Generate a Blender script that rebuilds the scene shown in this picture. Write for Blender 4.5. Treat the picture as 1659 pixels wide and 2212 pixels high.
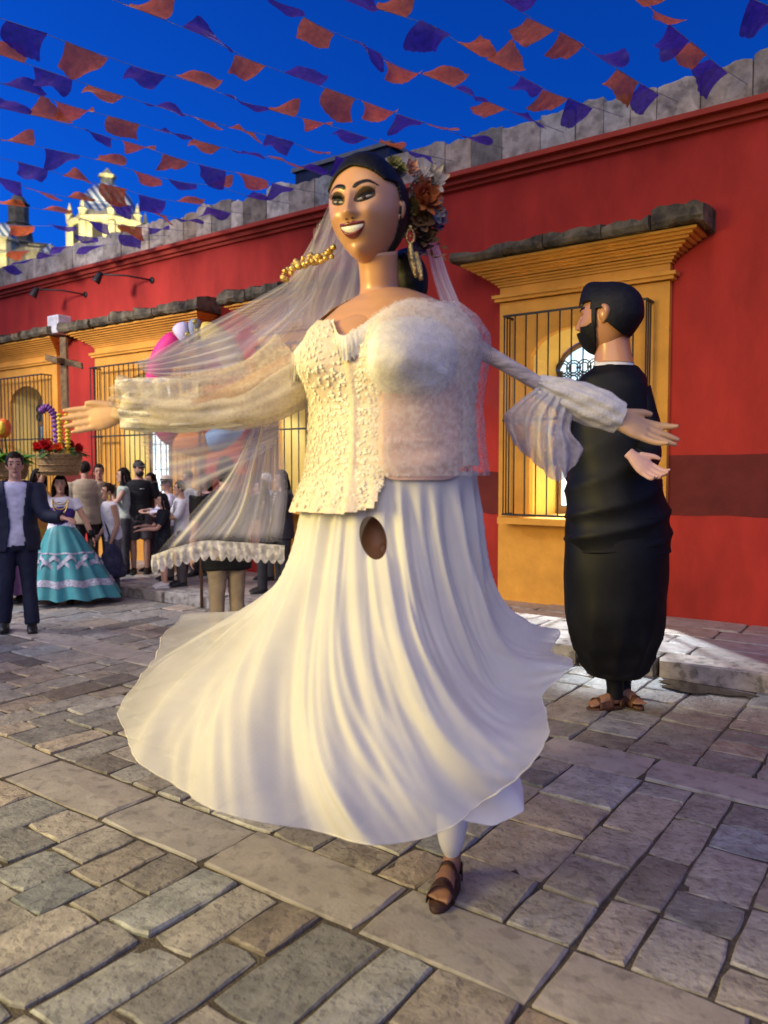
import bpy, bmesh, math, random
import numpy as np
from mathutils import Vector, Matrix
from mathutils.bvhtree import BVHTree

for o in list(bpy.data.objects):
    bpy.data.objects.remove(o)
SC = bpy.context.scene
COL = SC.collection
rad = math.radians

# ------------------------------------------------------------------ camera
YAW, PITCH, CAMZ, FPX = rad(35.6), rad(-3.16), 1.6, 1700.0      # street axes: +X along the wall, +Y towards it
cam_d = bpy.data.cameras.new('camera')
cam_d.sensor_fit = 'VERTICAL'; cam_d.sensor_height = 36.0; cam_d.lens = 36.0 * FPX / 2212.0
cam_d.clip_start = 0.05; cam_d.clip_end = 2000
cam = bpy.data.objects.new('camera', cam_d); COL.objects.link(cam)
cam.location = (0, 0, CAMZ); cam.rotation_euler = (math.pi / 2 + PITCH, 0, YAW)
cam_d.dof.use_dof = True; cam_d.dof.focus_distance = 4.4; cam_d.dof.aperture_fstop = 2.2
SC.camera = cam

# ------------------------------------------------------------------ dusk sky
world = bpy.data.worlds.new('World'); SC.world = world; world.use_nodes = True
nt = world.node_tree; nt.nodes.clear()
sky = nt.nodes.new('ShaderNodeTexSky'); sky.sky_type = 'NISHITA'; sky.sun_disc = False
sky.sun_elevation = rad(3.0); sky.sun_rotation = rad(250); sky.ozone_density = 6.0; sky.air_density = 1.0; sky.dust_density = 0.2
hue = nt.nodes.new('ShaderNodeMix'); hue.data_type = 'RGBA'; hue.blend_type = 'MULTIPLY'; hue.inputs[0].default_value = 1.0
hue.inputs[7].default_value = (0.24, 0.84, 1.80, 1)          # blue-hour tint of the phone picture
bg = nt.nodes.new('ShaderNodeBackground'); bg.inputs[1].default_value = 0.15
wo = nt.nodes.new('ShaderNodeOutputWorld')
nt.links.new(sky.outputs[0], hue.inputs[6]); nt.links.new(hue.outputs[2], bg.inputs[0]); nt.links.new(bg.outputs[0], wo.inputs[0])

# ------------------------------------------------------------------ soft street light (sun lamp) and the lamps of the street
def lamp(kind, name, loc, energy, color, target=None, **kw):
    d = bpy.data.lights.new(name, kind); d.energy = energy; d.color = color
    for k, v in kw.items(): setattr(d, k, v)
    o = bpy.data.objects.new(name, d); COL.objects.link(o); o.location = loc
    if target is not None:
        o.rotation_euler = (Vector(target) - Vector(loc)).to_track_quat('-Z', 'Y').to_euler()
    return o
lamp('SUN', 'sun', (0, 0, 20), 1.0, (1.0, 0.87, 0.75), target=(-3.2, 9.0, 13.2), angle=rad(60))
# warm lantern across the street, left of the camera
lamp('SPOT', 'street_lantern_light', (-4.6, -2.2, 3.0), 1150, (1.0, 0.78, 0.20), target=(-2.1, 1.7, 0.4), spot_size=rad(100), spot_blend=0.7, shadow_soft_size=1.3)
# white lamp further down the street that lights the crowd and the wall above it
lamp('SPOT', 'street_lamp_light', (-11.5, 1.5, 5.4), 1500, (1.0, 0.92, 0.86), target=(-10.5, 7.0, 1.0), spot_size=rad(88), spot_blend=0.7, shadow_soft_size=0.5)

SC.view_settings.view_transform = 'Standard'; SC.view_settings.look = 'None'
SC.view_settings.exposure = 0.70; SC.view_settings.gamma = 1.0; SC.view_settings.use_curve_mapping = False
SC.render.engine = 'CYCLES'
SC.cycles.use_denoising = True; SC.cycles.max_bounces = 6; SC.cycles.transparent_max_bounces = 24
SC.cycles.sample_clamp_indirect = 6.0; SC.cycles.caustics_reflective = False; SC.cycles.caustics_refractive = False

# ================================================================== helpers
rng = np.random.default_rng(7); random.seed(7)
FW = np.array([-math.sin(YAW), math.cos(YAW), 0.0])      # horizontal forward of the view
RT = np.array([math.cos(YAW), math.sin(YAW), 0.0])       # right of the view
UP = np.array([0, 0, 1.0])
CAM = np.array([0, 0, CAMZ])
_cf = FW * math.cos(PITCH) + UP * math.sin(PITCH); _cu = -FW * math.sin(PITCH) + UP * math.cos(PITCH)
def ray(x, y):
    """direction through a point of the 1659 x 2212 view, forward component 1"""
    d = _cf + RT * ((x - 829.5) / FPX) + _cu * ((1106 - y) / FPX)
    return d / np.dot(d, FW)
def at(x, y, depth):                       # point at a given distance into the street
    return CAM + ray(x, y) * depth
def on_z(x, y, z):                         # point on a level plane
    d = ray(x, y); return CAM + d * ((z - CAMZ) / d[2])
def at_y(x, y, yy):                        # point on a plane parallel to the wall
    d = ray(x, y); return CAM + d * (yy / d[1])
def project(p):
    v = np.asarray(p, float) - CAM
    w = v @ _cf
    return 829.5 + FPX * (v @ RT) / w, 1106 - FPX * (v @ _cu) / w, w
def view_frame(loc, fr=0.0, fd=-1.0):      # rotation about z for a thing whose local +Y faces (right, forward) in the view
    d = RT * fr + FW * fd
    return math.atan2(d[1], d[0]) - math.pi / 2

def smooth(a, b, x):
    t = np.clip((x - a) / (b - a), 0, 1); return t * t * (3 - 2 * t)
def interp(xs, ys, x): return np.interp(x, xs, ys)
def catmull(pts, n):
    """smooth polyline through pts (k,d) sampled at n points"""
    P = np.asarray(pts, float); k = len(P)
    if k == 2: return P[0] + (P[1] - P[0]) * np.linspace(0, 1, n)[:, None]
    E = np.vstack([2 * P[0] - P[1], P, 2 * P[-1] - P[-2]])
    t = np.linspace(0, k - 1, n); i = np.minimum(t.astype(int), k - 2); u = (t - i)[:, None]
    a, b, c, d = E[i], E[i + 1], E[i + 2], E[i + 3]
    return 0.5 * (2 * b + (c - a) * u + (2 * a - 5 * b + 4 * c - d) * u**2 + (3 * b - a - 3 * c + d) * u**3)
def vnoise(p, seed=0, oct=3):
    """cheap smooth pseudo noise on (n,3) points, about -1..1"""
    r = np.random.default_rng(seed); out = np.zeros(len(p)); amp = 1.0; tot = 0
    q = np.asarray(p, float)
    for o in range(oct):
        for k in range(4):
            d = r.normal(size=3); d /= np.linalg.norm(d)
            out += amp * np.sin(q @ d * (2 ** o) * (1 + .35 * r.random()) + r.random() * 6.28) * .5
        tot += amp; amp *= .55
    return out / tot

class MB:
    def __init__(s): s.v = []; s.f = []; s.n = 0
    def add(s, verts, faces):
        verts = np.asarray(verts, float).reshape(-1, 3); s.v.append(verts)
        s.f += [tuple(int(i) + s.n for i in f) for f in faces]; s.n += len(verts); return s
    def box(s, x0, x1, y0, y1, z0, z1):
        v = [(x, y, z) for z in (z0, z1) for y in (y0, y1) for x in (x0, x1)]
        return s.add(v, [(0, 2, 3, 1), (4, 5, 7, 6), (0, 1, 5, 4), (2, 6, 7, 3), (0, 4, 6, 2), (1, 3, 7, 5)])
    def obox(s, c, ex, ey, ez):
        c, ex, ey, ez = (np.asarray(a, float) for a in (c, ex, ey, ez))
        v = [c + i * ex + j * ey + k * ez for k in (-1, 1) for j in (-1, 1) for i in (-1, 1)]
        return s.add(v, [(0, 2, 3, 1), (4, 5, 7, 6), (0, 1, 5, 4), (2, 6, 7, 3), (0, 4, 6, 2), (1, 3, 7, 5)])
    def loft(s, path, ra, rb=None, side=None, n=12, cap=True, smoothn=0, pw=1.0):
        """tube along path; ra half-width along `side`, rb across"""
        P = np.asarray(path, float); ra = np.broadcast_to(np.asarray(ra, float), (len(P),)).copy()
        rb = ra.copy() if rb is None else np.broadcast_to(np.asarray(rb, float), (len(P),)).copy()
        if smoothn:
            A = catmull(np.column_stack([P, ra, rb]), smoothn); P, ra, rb = A[:, :3], np.maximum(A[:, 3], 1e-4), np.maximum(A[:, 4], 1e-4)
        T = np.gradient(P, axis=0); T /= np.linalg.norm(T, axis=1)[:, None] + 1e-12
        if side is None: side = np.array([1, 0, 0]) if abs(T[0][0]) < .8 else np.array([0, 1, 0])
        side = np.asarray(side, float); vs = []
        th = np.linspace(0, 2 * math.pi, n, endpoint=False)
        cs, sn = np.cos(th), np.sin(th)
        if pw != 1.0: cs, sn = np.sign(cs) * np.abs(cs) ** pw, np.sign(sn) * np.abs(sn) ** pw
        for i in range(len(P)):
            e1 = side - T[i] * (side @ T[i]); e1 /= np.linalg.norm(e1) + 1e-12; e2 = np.cross(T[i], e1)
            vs.append(P[i] + ra[i] * cs[:, None] * e1 + rb[i] * sn[:, None] * e2)
            side = e1
        m = len(P); fs = []
        for i in range(m - 1):
            for j in range(n):
                k = (j + 1) % n; fs.append((i * n + j, i * n + k, (i + 1) * n + k, (i + 1) * n + j))
        if cap: fs += [tuple(range(n - 1, -1, -1)), tuple(range((m - 1) * n, m * n))]
        return s.add(np.vstack(vs), fs)
    def ball(s, c, rx, ry=None, rz=None, R=None, nu=16, nv=10):
        ry = rx if ry is None else ry; rz = rx if rz is None else rz
        v = [(0, 0, 1)]; f = []
        for i in range(1, nv):
            t = math.pi * i / nv
            for j in range(nu):
                p = 2 * math.pi * j / nu; v.append((math.sin(t) * math.cos(p), math.sin(t) * math.sin(p), math.cos(t)))
        v.append((0, 0, -1)); v = np.array(v) * (rx, ry, rz)
        if R is not None: v = v @ np.asarray(R).T
        for j in range(nu):
            k = (j + 1) % nu; f.append((0, 1 + j, 1 + k)); b = 1 + (nv - 2) * nu; f.append((b + k, b + j, len(v) - 1))
            for i in range(nv - 2):
                a = 1 + i * nu; f.append((a + j, a + nu + j, a + nu + k, a + k))
        return s.add(v + np.asarray(c, float), f)
    def grid(s, A, closed=False):
        """A (m,n,3) grid of points"""
        m, n = A.shape[:2]; fs = []
        for i in range(m - 1):
            for j in range(n if closed else n - 1):
                k = (j + 1) % n; fs.append((i * n + j, i * n + k, (i + 1) * n + k, (i + 1) * n + j))
        return s.add(A.reshape(-1, 3), fs)
    def mesh(s, name='mesh'):
        me = bpy.data.meshes.new(name); me.from_pydata([tuple(p) for p in np.vstack(s.v)], [], s.f); me.update(); return me
    def build(s, name, m, parent=None, sm=True, origin=None):
        v = np.vstack(s.v)
        me = bpy.data.meshes.new(name); me.from_pydata([tuple(p) for p in v], [], s.f); me.update()
        return link(name, me, m, parent, sm, origin)
def link(name, me, m, parent=None, sm=True, origin=None):
    """me holds world coordinates unless parent is placed later; vertices become relative to the parent's place"""
    o = bpy.data.objects.new(name, me); COL.objects.link(o)
    if m is not None and not me.materials: me.materials.append(m)
    if sm: me.polygons.foreach_set('use_smooth', [True] * len(me.polygons))
    if parent is not None: o.parent = parent
    base = np.zeros(3)
    p = parent
    while p is not None: base += np.array(p.location); p = p.parent
    if origin is not None:
        o.location = Vector(np.asarray(origin) - base); base = np.asarray(origin, float)
    if np.abs(base).sum() > 0 and not o.get('local'):
        co = np.empty(len(me.vertices) * 3); me.vertices.foreach_get('co', co)
        co = (co.reshape(-1, 3) - base).ravel(); me.vertices.foreach_set('co', co); me.update()
    return o
def tag(o, label=None, cat=None, group=None, kind=None):
    if label: o['label'] = label
    if cat: o['category'] = cat
    if group: o['group'] = group
    if kind: o['kind'] = kind
    return o
def thing(name, loc, label, cat, group=None):
    o = bpy.data.objects.new(name, None); COL.objects.link(o); o.location = loc; o.empty_display_size = .1
    return tag(o, label, cat, group)
def copy_tree(o, parent=None):
    c = o.copy(); COL.objects.link(c); c.parent = parent
    for ch in o.children: copy_tree(ch, c)
    return c
def voxel(mb, size, sm_it=4, name='mesh', fac=.5):
    """overlapping closed shapes -> one continuous skin"""
    me = mb.mesh(name); o = bpy.data.objects.new('tmp', me); COL.objects.link(o)
    r = o.modifiers.new('r', 'REMESH'); r.mode = 'VOXEL'; r.voxel_size = size; r.use_smooth_shade = True
    if sm_it:
        q = o.modifiers.new('s', 'SMOOTH'); q.iterations = sm_it; q.factor = fac
    dg = bpy.context.evaluated_depsgraph_get(); out = bpy.data.meshes.new_from_object(o.evaluated_get(dg))
    bpy.data.objects.remove(o); bpy.data.meshes.remove(me); out.name = name
    return out
def displace(me, fn):
    co = np.empty(len(me.vertices) * 3); me.vertices.foreach_get('co', co); co = co.reshape(-1, 3)
    no = np.empty(len(me.vertices) * 3); me.vertices.foreach_get('normal', no); no = no.reshape(-1, 3)
    me.vertices.foreach_set('co', (co + no * fn(co)[:, None]).ravel()); me.update(); return me
def drop_faces(me, keep):
    """delete faces whose centre fails keep(centres)->bool"""
    bm = bmesh.new(); bm.from_mesh(me)
    c = np.array([f.calc_center_median() for f in bm.faces]); k = keep(c)
    bmesh.ops.delete(bm, geom=[f for f, q in zip(bm.faces[:], k) if not q], context='FACES')
    bm.to_mesh(me); bm.free(); return me
def thicken(o, t, off=0.0):
    m = o.modifiers.new('thickness', 'SOLIDIFY'); m.thickness = t; m.offset = off; return o

# ------------------------------------------------------------------ procedural materials
def _n(nt, t, **kw):
    n = nt.nodes.new(t)
    for k, v in kw.items(): setattr(n, k, v)
    return n
def M(name, col, rough=.7, spec=.35, metal=0.0, var=.18, scale=6.0, col2=None, bump=0.0, bscale=60.0, alpha=1.0, avar=0.0,
      transl=0.0, coat=0.0, attr=None, pits=0.0, pscale=25.0, stretch=None, emit=0.0, sheen=0.0, fine=0.0):
    m = bpy.data.materials.new(name); m.use_nodes = True; nt = m.node_tree; L = nt.links.new
    b = nt.nodes['Principled BSDF']; out = nt.nodes['Material Output']
    tc = _n(nt, 'ShaderNodeTexCoord'); co = tc.outputs['Object']
    if stretch:
        mp = _n(nt, 'ShaderNodeMapping'); mp.inputs['Scale'].default_value = stretch; L(co, mp.inputs[0]); co = mp.outputs[0]
    nz = _n(nt, 'ShaderNodeTexNoise'); nz.inputs['Scale'].default_value = scale; nz.inputs['Detail'].default_value = 6; nz.inputs['Roughness'].default_value = .62
    L(co, nz.inputs['Vector'])
    c2 = col2 if col2 is not None else tuple(c * (1 - var * 1.6) for c in col)
    c1 = col if col2 is not None else tuple(min(1, c * (1 + var)) for c in col)
    rp = _n(nt, 'ShaderNodeValToRGB'); rp.color_ramp.elements[0].color = (*c2, 1); rp.color_ramp.elements[1].color = (*c1, 1)
    rp.color_ramp.elements[0].position = .32; rp.color_ramp.elements[1].position = .68
    L(nz.outputs['Fac'], rp.inputs[0]); c = rp.outputs[0]
    if attr:
        a = _n(nt, 'ShaderNodeAttribute', attribute_name=attr)
        mx = _n(nt, 'ShaderNodeMix', data_type='RGBA', blend_type='MULTIPLY'); mx.inputs[0].default_value = 1
        L(c, mx.inputs[6]); L(a.outputs['Color'], mx.inputs[7]); c = mx.outputs[2]
    h = None
    if pits:
        vo = _n(nt, 'ShaderNodeTexNoise'); vo.inputs['Scale'].default_value = pscale; vo.inputs['Detail'].default_value = 3; L(co, vo.inputs['Vector'])
        pr = _n(nt, 'ShaderNodeValToRGB'); pr.color_ramp.elements[0].position = .36; pr.color_ramp.elements[1].position = .47
        pr.color_ramp.elements[0].color = (1 - pits,) * 3 + (1,); pr.color_ramp.elements[1].color = (1, 1, 1, 1)
        L(vo.outputs['Fac'], pr.inputs[0])
        mx = _n(nt, 'ShaderNodeMix', data_type='RGBA', blend_type='MULTIPLY'); mx.inputs[0].default_value = 1
        L(c, mx.inputs[6]); L(pr.outputs[0], mx.inputs[7]); c = mx.outputs[2]; h = pr.outputs[0]
    L(c, b.inputs['Base Color'])
    b.inputs['Roughness'].default_value = rough; b.inputs['Specular IOR Level'].default_value = spec; b.inputs['Metallic'].default_value = metal
    if coat: b.inputs['Coat Weight'].default_value = coat; b.inputs['Coat Roughness'].default_value = .15
    if sheen: b.inputs['Sheen Weight'].default_value = sheen
    if emit: L(c, b.inputs['Emission Color']); b.inputs['Emission Strength'].default_value = emit
    if bump:
        bn = _n(nt, 'ShaderNodeTexNoise'); bn.inputs['Scale'].default_value = bscale; bn.inputs['Detail'].default_value = 5; L(co, bn.inputs['Vector'])
        hh = bn.outputs['Fac']
        if h is not None:
            ad = _n(nt, 'ShaderNodeMath', operation='MULTIPLY_ADD'); L(h, ad.inputs[0]); ad.inputs[1].default_value = 1.2; L(hh, ad.inputs[2]); hh = ad.outputs[0]
        bp = _n(nt, 'ShaderNodeBump'); bp.inputs['Strength'].default_value = bump; bp.inputs['Distance'].default_value = .01
        L(hh, bp.inputs['Height']); L(bp.outputs[0], b.inputs['Normal'])
    sh = b.outputs[0]
    if transl:
        t = _n(nt, 'ShaderNodeBsdfTranslucent'); L(c, t.inputs[0]); mx = _n(nt, 'ShaderNodeMixShader'); mx.inputs[0].default_value = transl
        L(sh, mx.inputs[1]); L(t.outputs[0], mx.inputs[2]); sh = mx.outputs[0]
    if alpha < 1:
        t = _n(nt, 'ShaderNodeBsdfTransparent'); mx = _n(nt, 'ShaderNodeMixShader')
        if avar:
            an = _n(nt, 'ShaderNodeTexNoise'); an.inputs['Scale'].default_value = fine or bscale; an.inputs['Detail'].default_value = 2; L(co, an.inputs['Vector'])
            mr = _n(nt, 'ShaderNodeMapRange'); mr.inputs[1].default_value = .38; mr.inputs[2].default_value = .62
            mr.inputs[3].default_value = max(0, alpha - avar); mr.inputs[4].default_value = min(1, alpha + avar); L(an.outputs['Fac'], mr.inputs[0]); L(mr.outputs[0], mx.inputs[0])
        else: mx.inputs[0].default_value = alpha
        L(t.outputs[0], mx.inputs[1]); L(sh, mx.inputs[2]); sh = mx.outputs[0]
    L(sh, out.inputs['Surface']); return m
def stripes(name, ca, cb, scale, axis='DIAGONAL', rough=.5, direction=None, rot=(0, 0, 0)):
    m = M(name, ca, rough=rough); nt = m.node_tree; L = nt.links.new; b = nt.nodes['Principled BSDF']
    tc = nt.nodes['Texture Coordinate']; mp = _n(nt, 'ShaderNodeMapping'); mp.inputs['Rotation'].default_value = rot; L(tc.outputs['Object'], mp.inputs[0])
    w = _n(nt, 'ShaderNodeTexWave'); w.wave_type = 'BANDS'; w.bands_direction = axis; w.inputs['Scale'].default_value = scale; w.inputs['Distortion'].default_value = .15
    L(mp.outputs[0], w.inputs[0]); r = _n(nt, 'ShaderNodeValToRGB'); r.color_ramp.elements[0].color = (*ca, 1); r.color_ramp.elements[1].color = (*cb, 1)
    r.color_ramp.elements[0].position = .45; r.color_ramp.elements[1].position = .55
    L(w.outputs['Fac'], r.inputs[0]); L(r.outputs[0], b.inputs['Base Color']); return m

MT = dict(
    stone=M('paving_stone_mat', (.30, .28, .25), rough=.48, spec=.35, var=.22, scale=9, bump=.55, bscale=45, attr='tint', pits=.26, pscale=30),
    slab=M('smooth_slab_mat', (.33, .305, .28), rough=.45, spec=.4, var=.12, scale=6, bump=.25, bscale=55, attr='tint', pits=.25, pscale=14),
    mortar=M('mortar_mat', (.09, .075, .06), rough=.9, var=.3, scale=12, bump=.8, bscale=90),
    kerb=M('kerb_mat', (.36, .31, .27), rough=.7, var=.25, scale=7, bump=.6, bscale=35, attr='tint', pits=.4, pscale=14),
    red=M('red_wall_mat', (.42, .034, .024), rough=.8, spec=.2, var=.16, scale=1.8, bump=.25, bscale=26, stretch=(1, 1, .4), pits=.17, pscale=1.7),
    band=M('maroon_band_mat', (.14, .022, .018), rough=.8, spec=.2, var=.15, scale=3, bump=.2, bscale=30),
    yellow=M('ochre_mat', (.70, .33, .055), rough=.8, spec=.2, var=.11, scale=3.5, bump=.2, bscale=35),
    reveal=M('reveal_mat', (.80, .56, .16), rough=.8, spec=.2, var=.06, scale=3),
    parapet=M('parapet_stone_mat', (.42, .365, .30), rough=.85, var=.3, scale=5, bump=.7, bscale=22, attr='tint', pits=.35, pscale=6),
    cornice=M('weathered_stone_mat', (.19, .155, .10), rough=.9, col2=(.016, .014, .012), scale=4.5, bump=.9, bscale=18, pits=.4, pscale=8),
    iron=M('iron_mat', (.02, .018, .018), rough=.5, spec=.4),
    wood=M('brown_wood_mat', (.16, .08, .04), rough=.6, var=.25, scale=8, stretch=(1, 1, .15)),
    black=M('black_cloth_mat', (.005, .005, .006), rough=.55, spec=.25, var=.3, scale=9),
)

# ================================================================== road and pavement
WALL_Y, KERB_Y, KERB_H = 8.03, 6.10, 0.125
road = MB().box(-160, 140, -60, KERB_Y + .1, -.5, -.010).build('road', MT['mortar'], sm=False); tag(road, kind='structure')
far = MB().box(-400, 400, -400, 400, -1.2, -.6).build('ground', MT['mortar'], sm=False); tag(far, kind='structure')
walk = MB().box(-60, 40, KERB_Y + .12, WALL_Y + 3.0, -.4, KERB_H - .018).build('sidewalk', MT['mortar'], sm=False); tag(walk, kind='structure')

def stone_geo(x0, x1, y0, y1, ztop, zbot, rough=.006, cut=.018, seed=0, jag=.012):
    """one worn stone: uneven outline, rounded shoulder, slightly domed top; about 40 triangles"""
    r = np.random.default_rng(seed); cx, cy = (x0 + x1) / 2, (y0 + y1) / 2; hx, hy = (x1 - x0) / 2, (y1 - y0) / 2
    base = np.array([(-1, -1), (-.3, -1), (.35, -1), (1, -1), (1, -.3), (1, .35), (1, 1), (.3, 1), (-.35, 1), (-1, 1), (-1, .3), (-1, -.35)], float)
    base[[0, 3, 6, 9]] *= 1 - np.minimum(.06, .007 / min(hx, hy)) * (0.2 + r.random((4, 1)))
    P = base * (hx, hy) + r.normal(0, jag * .5, (12, 2)); P[:, 0] = np.clip(P[:, 0], -hx, hx); P[:, 1] = np.clip(P[:, 1], -hy, hy)
    tilt = r.normal(0, .006, 2)
    def z(q, k): return ztop + k + q[:, 0] * tilt[0] + q[:, 1] * tilt[1]
    inner = P * (1 - cut / np.array([hx, hy])); mid = P * .5 + r.normal(0, .01, (12, 2))
    v = [np.column_stack([P + (cx, cy), np.full(12, zbot)]), np.column_stack([P + (cx, cy), z(P, -cut * .55)]),
         np.column_stack([inner + (cx, cy), z(inner, r.normal(0, rough, 12) * .5)]), np.column_stack([[[cx, cy]], [[ztop + abs(r.normal(0, rough * .6))]]])]
    f = []
    for k in (0, 12):
        for j in range(12): f.append((k + j, k + (j + 1) % 12, k + 12 + (j + 1) % 12, k + 12 + j))
    for j in range(12): f.append((24 + j, 24 + (j + 1) % 12, 36))
    return np.vstack(v), f
def tint_mesh(me, cols, counts=None):
    a = me.color_attributes.new('tint', 'FLOAT_COLOR', 'POINT')
    if counts is None: d = np.tile(cols, (len(me.vertices), 1))
    else: d = np.repeat(np.asarray(cols), counts, axis=0)
    a.data.foreach_set('color', np.column_stack([d, np.ones(len(d))]).astype(np.float32).ravel())
def lay(stones, parent, name, rest_name, mat, limit, jag=.010, cut=.016):
    """stones: (x0,x1,y0,y1,ztop,zbot,tint); the largest in view become parts, the rest one mass"""
    seen = []
    for s in stones:
        pr = [project((x, y, s[4])) for x in s[:2] for y in s[2:4]]
        if not any(w > .3 and -60 < px < 1720 and py < 2290 for px, py, w in pr): continue
        px = [p[0] for p in pr]; py = [p[1] for p in pr]
        seen.append(((max(px) - min(px)) * (max(py) - min(py)) if min(p[2] for p in pr) > .3 else 1e9, s))
    seen.sort(key=lambda q: -q[0])
    near, rest = seen[:limit], seen[limit:]
    for i, (_, s) in enumerate(near):
        v, f = stone_geo(*s[:6], seed=i + len(stones), jag=jag, cut=cut); mb = MB().add(v, f); me = mb.mesh(name); tint_mesh(me, s[6])
        link(name, me, mat, parent, sm=False)
    if rest:
        mb = MB(); cols = []; cnt = []
        for i, (_, s) in enumerate(rest):
            v, f = stone_geo(*s[:6], seed=i + 9000, jag=jag, cut=cut); mb.add(v, f); cols.append(s[6]); cnt.append(len(v))
        me = mb.mesh(rest_name); tint_mesh(me, cols, cnt); o = link(rest_name, me, mat, parent, sm=False); o['kind'] = 'stuff'
def tint(base=1.0, spread=.12, warm=.05):
    k = base * (1 + random.gauss(0, spread)); w = random.gauss(0, warm)
    return (max(.4, k * (1 + w)), max(.4, k), max(.4, k * (1 - w)))
field, strips = [], []
STR = [(.17, .52), (2.09, 2.44), (4.01, 4.36)]
bands = [(-2.0, .17), (.52, 2.09), (2.44, 4.01), (4.36, 6.08)]
for (ya, yb) in bands:
    x = -19.0
    while x < 4.0:
        w = random.choice((.19, .21, .24, .27, .30, .36)) * random.uniform(.92, 1.08)
        y = ya + random.uniform(-.05, .0)
        while y < yb - .08:
            l = random.uniform(.20, .46)
            if yb - (y + l) < .16: l = yb - y
            g = random.uniform(.002, .007)
            field.append((x + g, x + w - g, max(y, ya) + g, min(y + l, yb) - g, random.uniform(-.006, .006), -.06, tint(1.0, .19, .06)))
            y += l
        x += w
for (ya, yb) in STR:
    x = -19.3 + random.random() * .3
    while x < 4.2:
        l = random.uniform(.55, .85); strips.append((x + .006, x + l - .006, ya + .008, yb - .008, random.uniform(-.002, .004), -.06, tint(1.08, .06, .02))); x += l
lay(field, road, 'paving_stone', 'far_paving_stones', MT['stone'], 295, jag=.008, cut=.008)
lay(strips, road, 'strip_slab', 'far_strip_slabs', MT['slab'], 120, jag=.004, cut=.010)
slabs, kerbs = [], []
rows = [6.42, 6.78, 7.15, 7.58, 8.03]
for a, b in zip(rows[:-1], rows[1:]):
    x = -19 + random.random()
    while x < 4:
        l = random.uniform(.55, 1.05); slabs.append((x + .007, x + l - .007, a + .007, b - .007, KERB_H + random.uniform(-.003, .003), .05, tint(1.12, .1, .03))); x += l
x = -19.0
while x < 4:
    l = random.uniform(.6, 1.1); kerbs.append((x + .008, x + l - .008, KERB_Y + random.uniform(0, .03), 6.413, KERB_H + random.uniform(-.01, .006), -.08, tint(1.0, .12))); x += l
lay(slabs, walk, 'sidewalk_slab', 'far_sidewalk_slabs', MT['slab'], 130, jag=.006, cut=.012)
lay(kerbs, walk, 'kerb_stone', 'far_kerb_stones', MT['kerb'], 60, jag=.010, cut=.014)
# puddle by the kerb at the right
pd = MB(); th = np.linspace(0, 2 * math.pi, 28, endpoint=False); rr = 1 + .25 * np.sin(3 * th + 1) + .12 * np.sin(7 * th)
c = on_z(1510, 1487, .01); pd.add(np.column_stack([c[0] + .30 * rr * np.cos(th), c[1] + .13 * rr * np.sin(th), np.full(28, .011)]), [tuple(range(28))])
tag(pd.build('puddle', M('puddle_mat', (.05, .035, .02), rough=.06, spec=.6), sm=False), kind='structure')

# ================================================================== the red building
bld = thing('colonial_building', (-8, WALL_Y, 0), 'long red one-storey building with ochre window surrounds and stone parapet', 'building')
WT = 4.86                                    # top of the plaster wall
X0, X1 = -26.0, 4.0
WIN = [(-4.11, -2.265, True), (-7.85, -6.00, True), (-11.62, -9.05, True), (-14.75, -12.73, False)]
SILL, ARCH_S, ARCH_T = 1.07, 2.82, 3.10      # sill, spring and crown of the openings
def opening(a, b): m = (a + b) / 2; hw = .545 if b - a < 2.2 else .62; return m - hw, m + hw
wall = MB(); edges = sorted(opening(a, b) for a, b, _ in WIN); cur = X0; TH = .62
def arch(oa, ob, n=12):
    xs = np.linspace(oa, ob, n + 1); u = (xs - (oa + ob) / 2) / ((ob - oa) / 2)
    return xs, ARCH_S + (ARCH_T - ARCH_S) * np.sqrt(np.maximum(0, 1 - u * u)) ** 1.2
for oa, ob in edges:
    wall.box(cur, oa, WALL_Y, WALL_Y + TH, -.2, WT)
    wall.box(oa, ob, WALL_Y, WALL_Y + TH, -.2, SILL)
    xs, zs = arch(oa, ob)
    for y in (WALL_Y, WALL_Y + TH):
        v = [(x, y, z) for x, z in zip(xs, zs)] + [(x, y, WT) for x in xs]; n = len(xs)
        wall.add(v, [((i, i + 1, n + i + 1, n + i) if y == WALL_Y else (i + 1, i, n + i, n + i + 1)) for i in range(n - 1)])
    v = [(x, WALL_Y, z) for x, z in zip(xs, zs)] + [(x, WALL_Y + TH, z) for x, z in zip(xs, zs)]
    wall.add(v, [(i, n + i, n + i + 1, i + 1) for i in range(n - 1)])
    cur = ob
wall.box(cur, X1, WALL_Y, WALL_Y + TH, -.2, WT)
wall.build('wall', MT['red'], bld, sm=False)
# painted dado bands (two coats proud of the plaster)
def band(xa, xb, za, zb, off=.003):
    n = 24; xs = np.linspace(xa, xb, n); r = np.random.default_rng(int(abs(xa) * 10)); top = zb + r.normal(0, .006, n); bot = za + r.normal(0, .006, n)
    v = [(x, WALL_Y - off, b) for x, b in zip(xs, bot)] + [(x, WALL_Y - off, t) for x, t in zip(xs, top)]
    v += [(x, WALL_Y + .01, b) for x, b in zip(xs, bot)] + [(x, WALL_Y + .01, t) for x, t in zip(xs, top)]
    f = [(i, i + 1, n + i + 1, n + i) for i in range(n - 1)] + [(n + i, n + i + 1, 3 * n + i + 1, 3 * n + i) for i in range(n - 1)]
    MB().add(v, f).build('dado_band', MT['band'], bld, sm=False)
band(-2.26, X1, 1.14, 1.74); band(-5.99, -4.115, 1.09, 1.56); band(-9.04, -7.86, 1.06, 1.52); band(-12.72, -11.63, 1.06, 1.50)
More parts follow.
